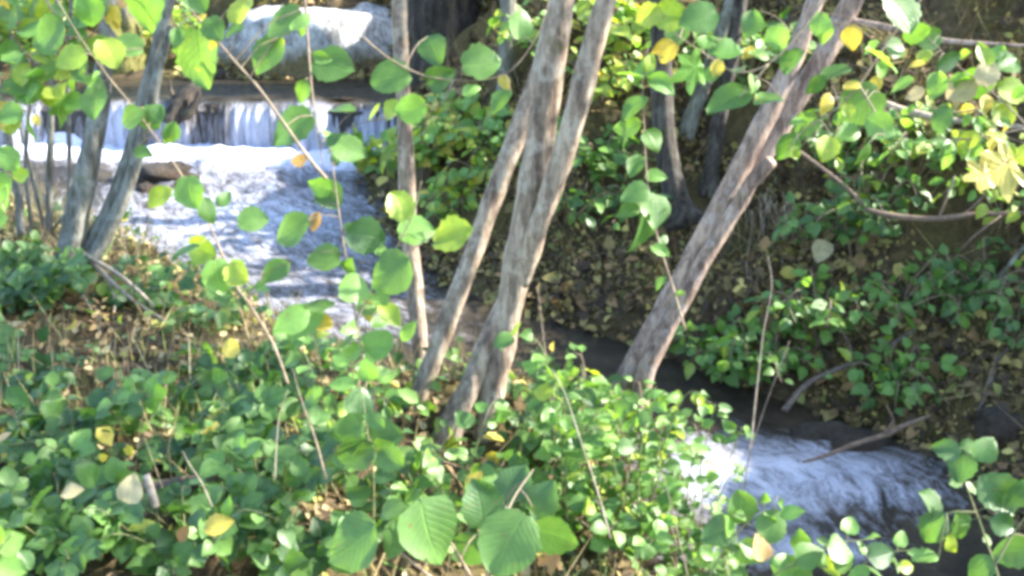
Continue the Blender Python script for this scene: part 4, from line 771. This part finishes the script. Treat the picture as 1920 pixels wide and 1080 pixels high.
# ------------------------------------------------------------------ plants of the far bank
FB = [  # BR shrubs: missing backlight put into a brighter leaf colour
 ('bank_shrub', 'bright yellow-green sunlit shrub on the point right of the waterfall', 800, 330, .55, .55, 14, 14, 'ovate', .11, BR),
 ('bank_shrub', 'sunlit leafy shrub behind the slim pale tree above the rapids', 880, 260, .36, .5, 14, 14, 'ovate', .12, BR),
 ('bank_shrub', 'low yellow-green shrub at the water edge below the waterfall end', 700, 330, .42, .40, 10, 12, 'round', .11, LY),
 ('bank_shrub', 'shrub with drooping green leaves in the middle of the far bank slope', 1120, 330, .40, .45, 9, 11, 'heart', .11, GR),
 ('bank_shrub', 'leafy shrub high on the far bank behind the three-stemmed tree', 1130, 200, .5, .5, 10, 11, 'ovate', .12, BR),
 ('bank_shrub', 'yellowing shrub high on the slope left of the dark slender tree', 1180, 90, .5, .5, 9, 10, 'round', .12, [('lime', 4), ('yellow', 1), ('light', 4)]),
 ('bank_shrub', 'green shrub at the top of the frame right of the massive trunk', 1010, 110, .5, .5, 10, 11, 'ovate', .12, BR),
 ('bank_shrub', 'shrub growing between the dark slender tree and the leaning stems', 1400, 150, .50, .45, 10, 11, 'ovate', .11, GR),
 ('bank_shrub', 'privet-like shrub hanging down the right bank with glossy small leaves', 1610, 480, .65, .46, 11, 13, 'ovate', .095, [('green', 5), ('deep', 4), ('lime', 1)]),
 ('bank_shrub', 'light green shrub low on the right bank above the dark water', 1530, 650, .50, .45, 11, 12, 'ovate', .095, SP),
 ('bank_shrub', 'leafy shoot cluster at the stream edge right of the whitish stem', 1420, 720, .45, .36, 10, 11, 'ovate', .095, SP),
 ('bank_shrub', 'leaf sprays at the water line right of the leaning trunk foot', 1330, 690, .34, .30, 10, 12, 'ovate', .095, SP),
 ('bank_shrub', 'green trailing shrub under the thin brown slanting stick', 1520, 470, .45, .36, 7, 9, 'ovate', .085, GR),
 ('bank_shrub', 'trailing shrub in the middle of the right bank', 1680, 600, .40, .34, 6, 9, 'ovate', .09, GR),
 ('bank_shrub', 'trailing leaves below the dark slender tree foot', 1190, 420, .35, .4, 7, 9, 'ovate', .09, GD_),
 ('bank_shrub', 'yellow-green growth on the bank between the slim tree and the three-stemmed tree', 860, 400, .42, .42, 10, 11, 'ovate', .10, BR),
 ('bank_shrub', 'leafy growth on the bank seen between the three main stems', 930, 340, .45, .45, 10, 11, 'ovate', .10, LY),
 ('bank_shrub', 'sparse leafy growth right of the three main stems on the bank', 1080, 420, .36, .40, 7, 9, 'ovate', .09, GR),
 ('bank_shrub', 'sparse shrub on the litter slope near the right edge', 1840, 560, .40, .40, 9, 10, 'ovate', .07, GD_),
 ('bank_shrub', 'sprig with upright green leaves on the right bank litter', 1790, 590, .36, .20, 6, 9, 'ovate', .10, [('green', 4), ('deep', 3)]),
 ('bank_shrub', 'small sprig of green leaves just above the brown fallen branch', 1670, 740, .30, .32, 9, 10, 'ovate', .095, SP),
 ('bank_shrub', 'dark leafy shrub beneath the sunlit shoot on the upper right bank', 1720, 330, .50, .55, 13, 14, 'ovate', .10, [('green', 4), ('light', 3), ('lime', 2)]),
 ('bank_shrub', 'shrub of mixed green and yellow leaves at the right edge of the slope', 1880, 420, .40, .42, 9, 10, 'ovate', .085, LY),
 ('bank_shrub', 'green leafy shrub on the slope below the bleached branch', 1560, 330, .45, .45, 10, 12, 'ovate', .09, GR),
 ('bank_shrub', 'trailing green leaves low on the right edge of the bank', 1900, 640, .26, .36, 7, 9, 'ovate', .075, GD_),
 ('bank_shrub', 'yellow-green undergrowth behind the hazel rods at the back of the pool', 60, 130, 1.0, .9, 16, 16, 'round', .14, LY),
 ('bank_shrub', 'yellow-green leafy shrub beside the mossy boulder', 330, 110, .7, .5, 10, 12, 'ovate', .13, LY),
 ('bank_shrub', 'autumn shrub at the top left behind the forked tree', 150, 70, .8, .7, 13, 13, 'round', .14, [('lime', 4), ('yellow', 1), ('edge', 3), ('light', 2)]),
]
for (nm, lb, x, y, h, sp, ns, per, kd, sz, pal) in FB:
    bush(nm, lb, 'shrub', G(x, y), h, sp, ns, per, kd, sz, pal, tw='twig', lean=(0, -.12), arch=.9, r0=.005)

# ------------------------------------------------------------------ single fallen leaves that catch the eye
def fleaf(label, x, y, s, a, kind, pal, d=None):
    d = d or GD(x, y) - .12; c = P(x, y, d); L = s / F * d; tip = RT * math.cos(math.radians(a)) + UP * math.sin(math.radians(a)); nr = -FW + UP * .5 + rv(.25)
    e = bpy.data.objects.new('fallen_leaf', lmesh(kind, pal)); COL.objects.link(e); y_ = tip.normalized(); z = (nr - y_ * nr.dot(y_)).normalized(); xx = y_.cross(z)
    e.matrix_world = Matrix.Translation(c - tip * L * .5) @ Matrix((xx, y_, z)).transposed().to_4x4() @ Matrix.Diagonal((L, L, L, 1)); return setp(e, label, 'leaf')
fleaf('curled orange-brown dead leaf at bottom centre', 1035, 1048, 50, 200, 'maple', 'brown', 1.9)
fleaf('tan crumpled dead leaf before the lower rapids', 1427, 1025, 50, 100, 'heart', 'brown', 2.4)
fleaf('tan leaf standing on the ground cover at the left edge', 55, 712, 44, -60, 'ovate', 'pale')
fleaf('yellow leaf in the undergrowth right of the tree foot', 890, 902, 44, 60, 'ovate', 'yellow', 2.4)
fleaf('yellow leaf lying on the far bank under the cut stub', 1480, 513, 38, 0, 'ovate', 'yellow')
fleaf('long yellow leaf among brambles at lower left', 410, 985, 60, 20, 'ovate', 'yellow', 2.4)
fleaf('brown leaf low in the brambles left of bottom centre', 345, 1000, 36, 60, 'ovate', 'brown', 2.4)
fleaf('yellow leaf hanging between the dark slender tree and the three-stemmed tree', 945, 155, 34, -60, 'ovate', 'yellow', 4.4)
fleaf('dry tan leaf caught in the privet-like shrub', 1540, 472, 44, 250, 'heart', 'pale')
fleaf('white blotched leaf among brown stalks left of the white stick', 245, 915, 56, 80, 'heart', 'pale', 2.9)
fleaf('pale leaf in the dead leaves at the left edge', 135, 922, 46, 20, 'ovate', 'pale', 2.9)
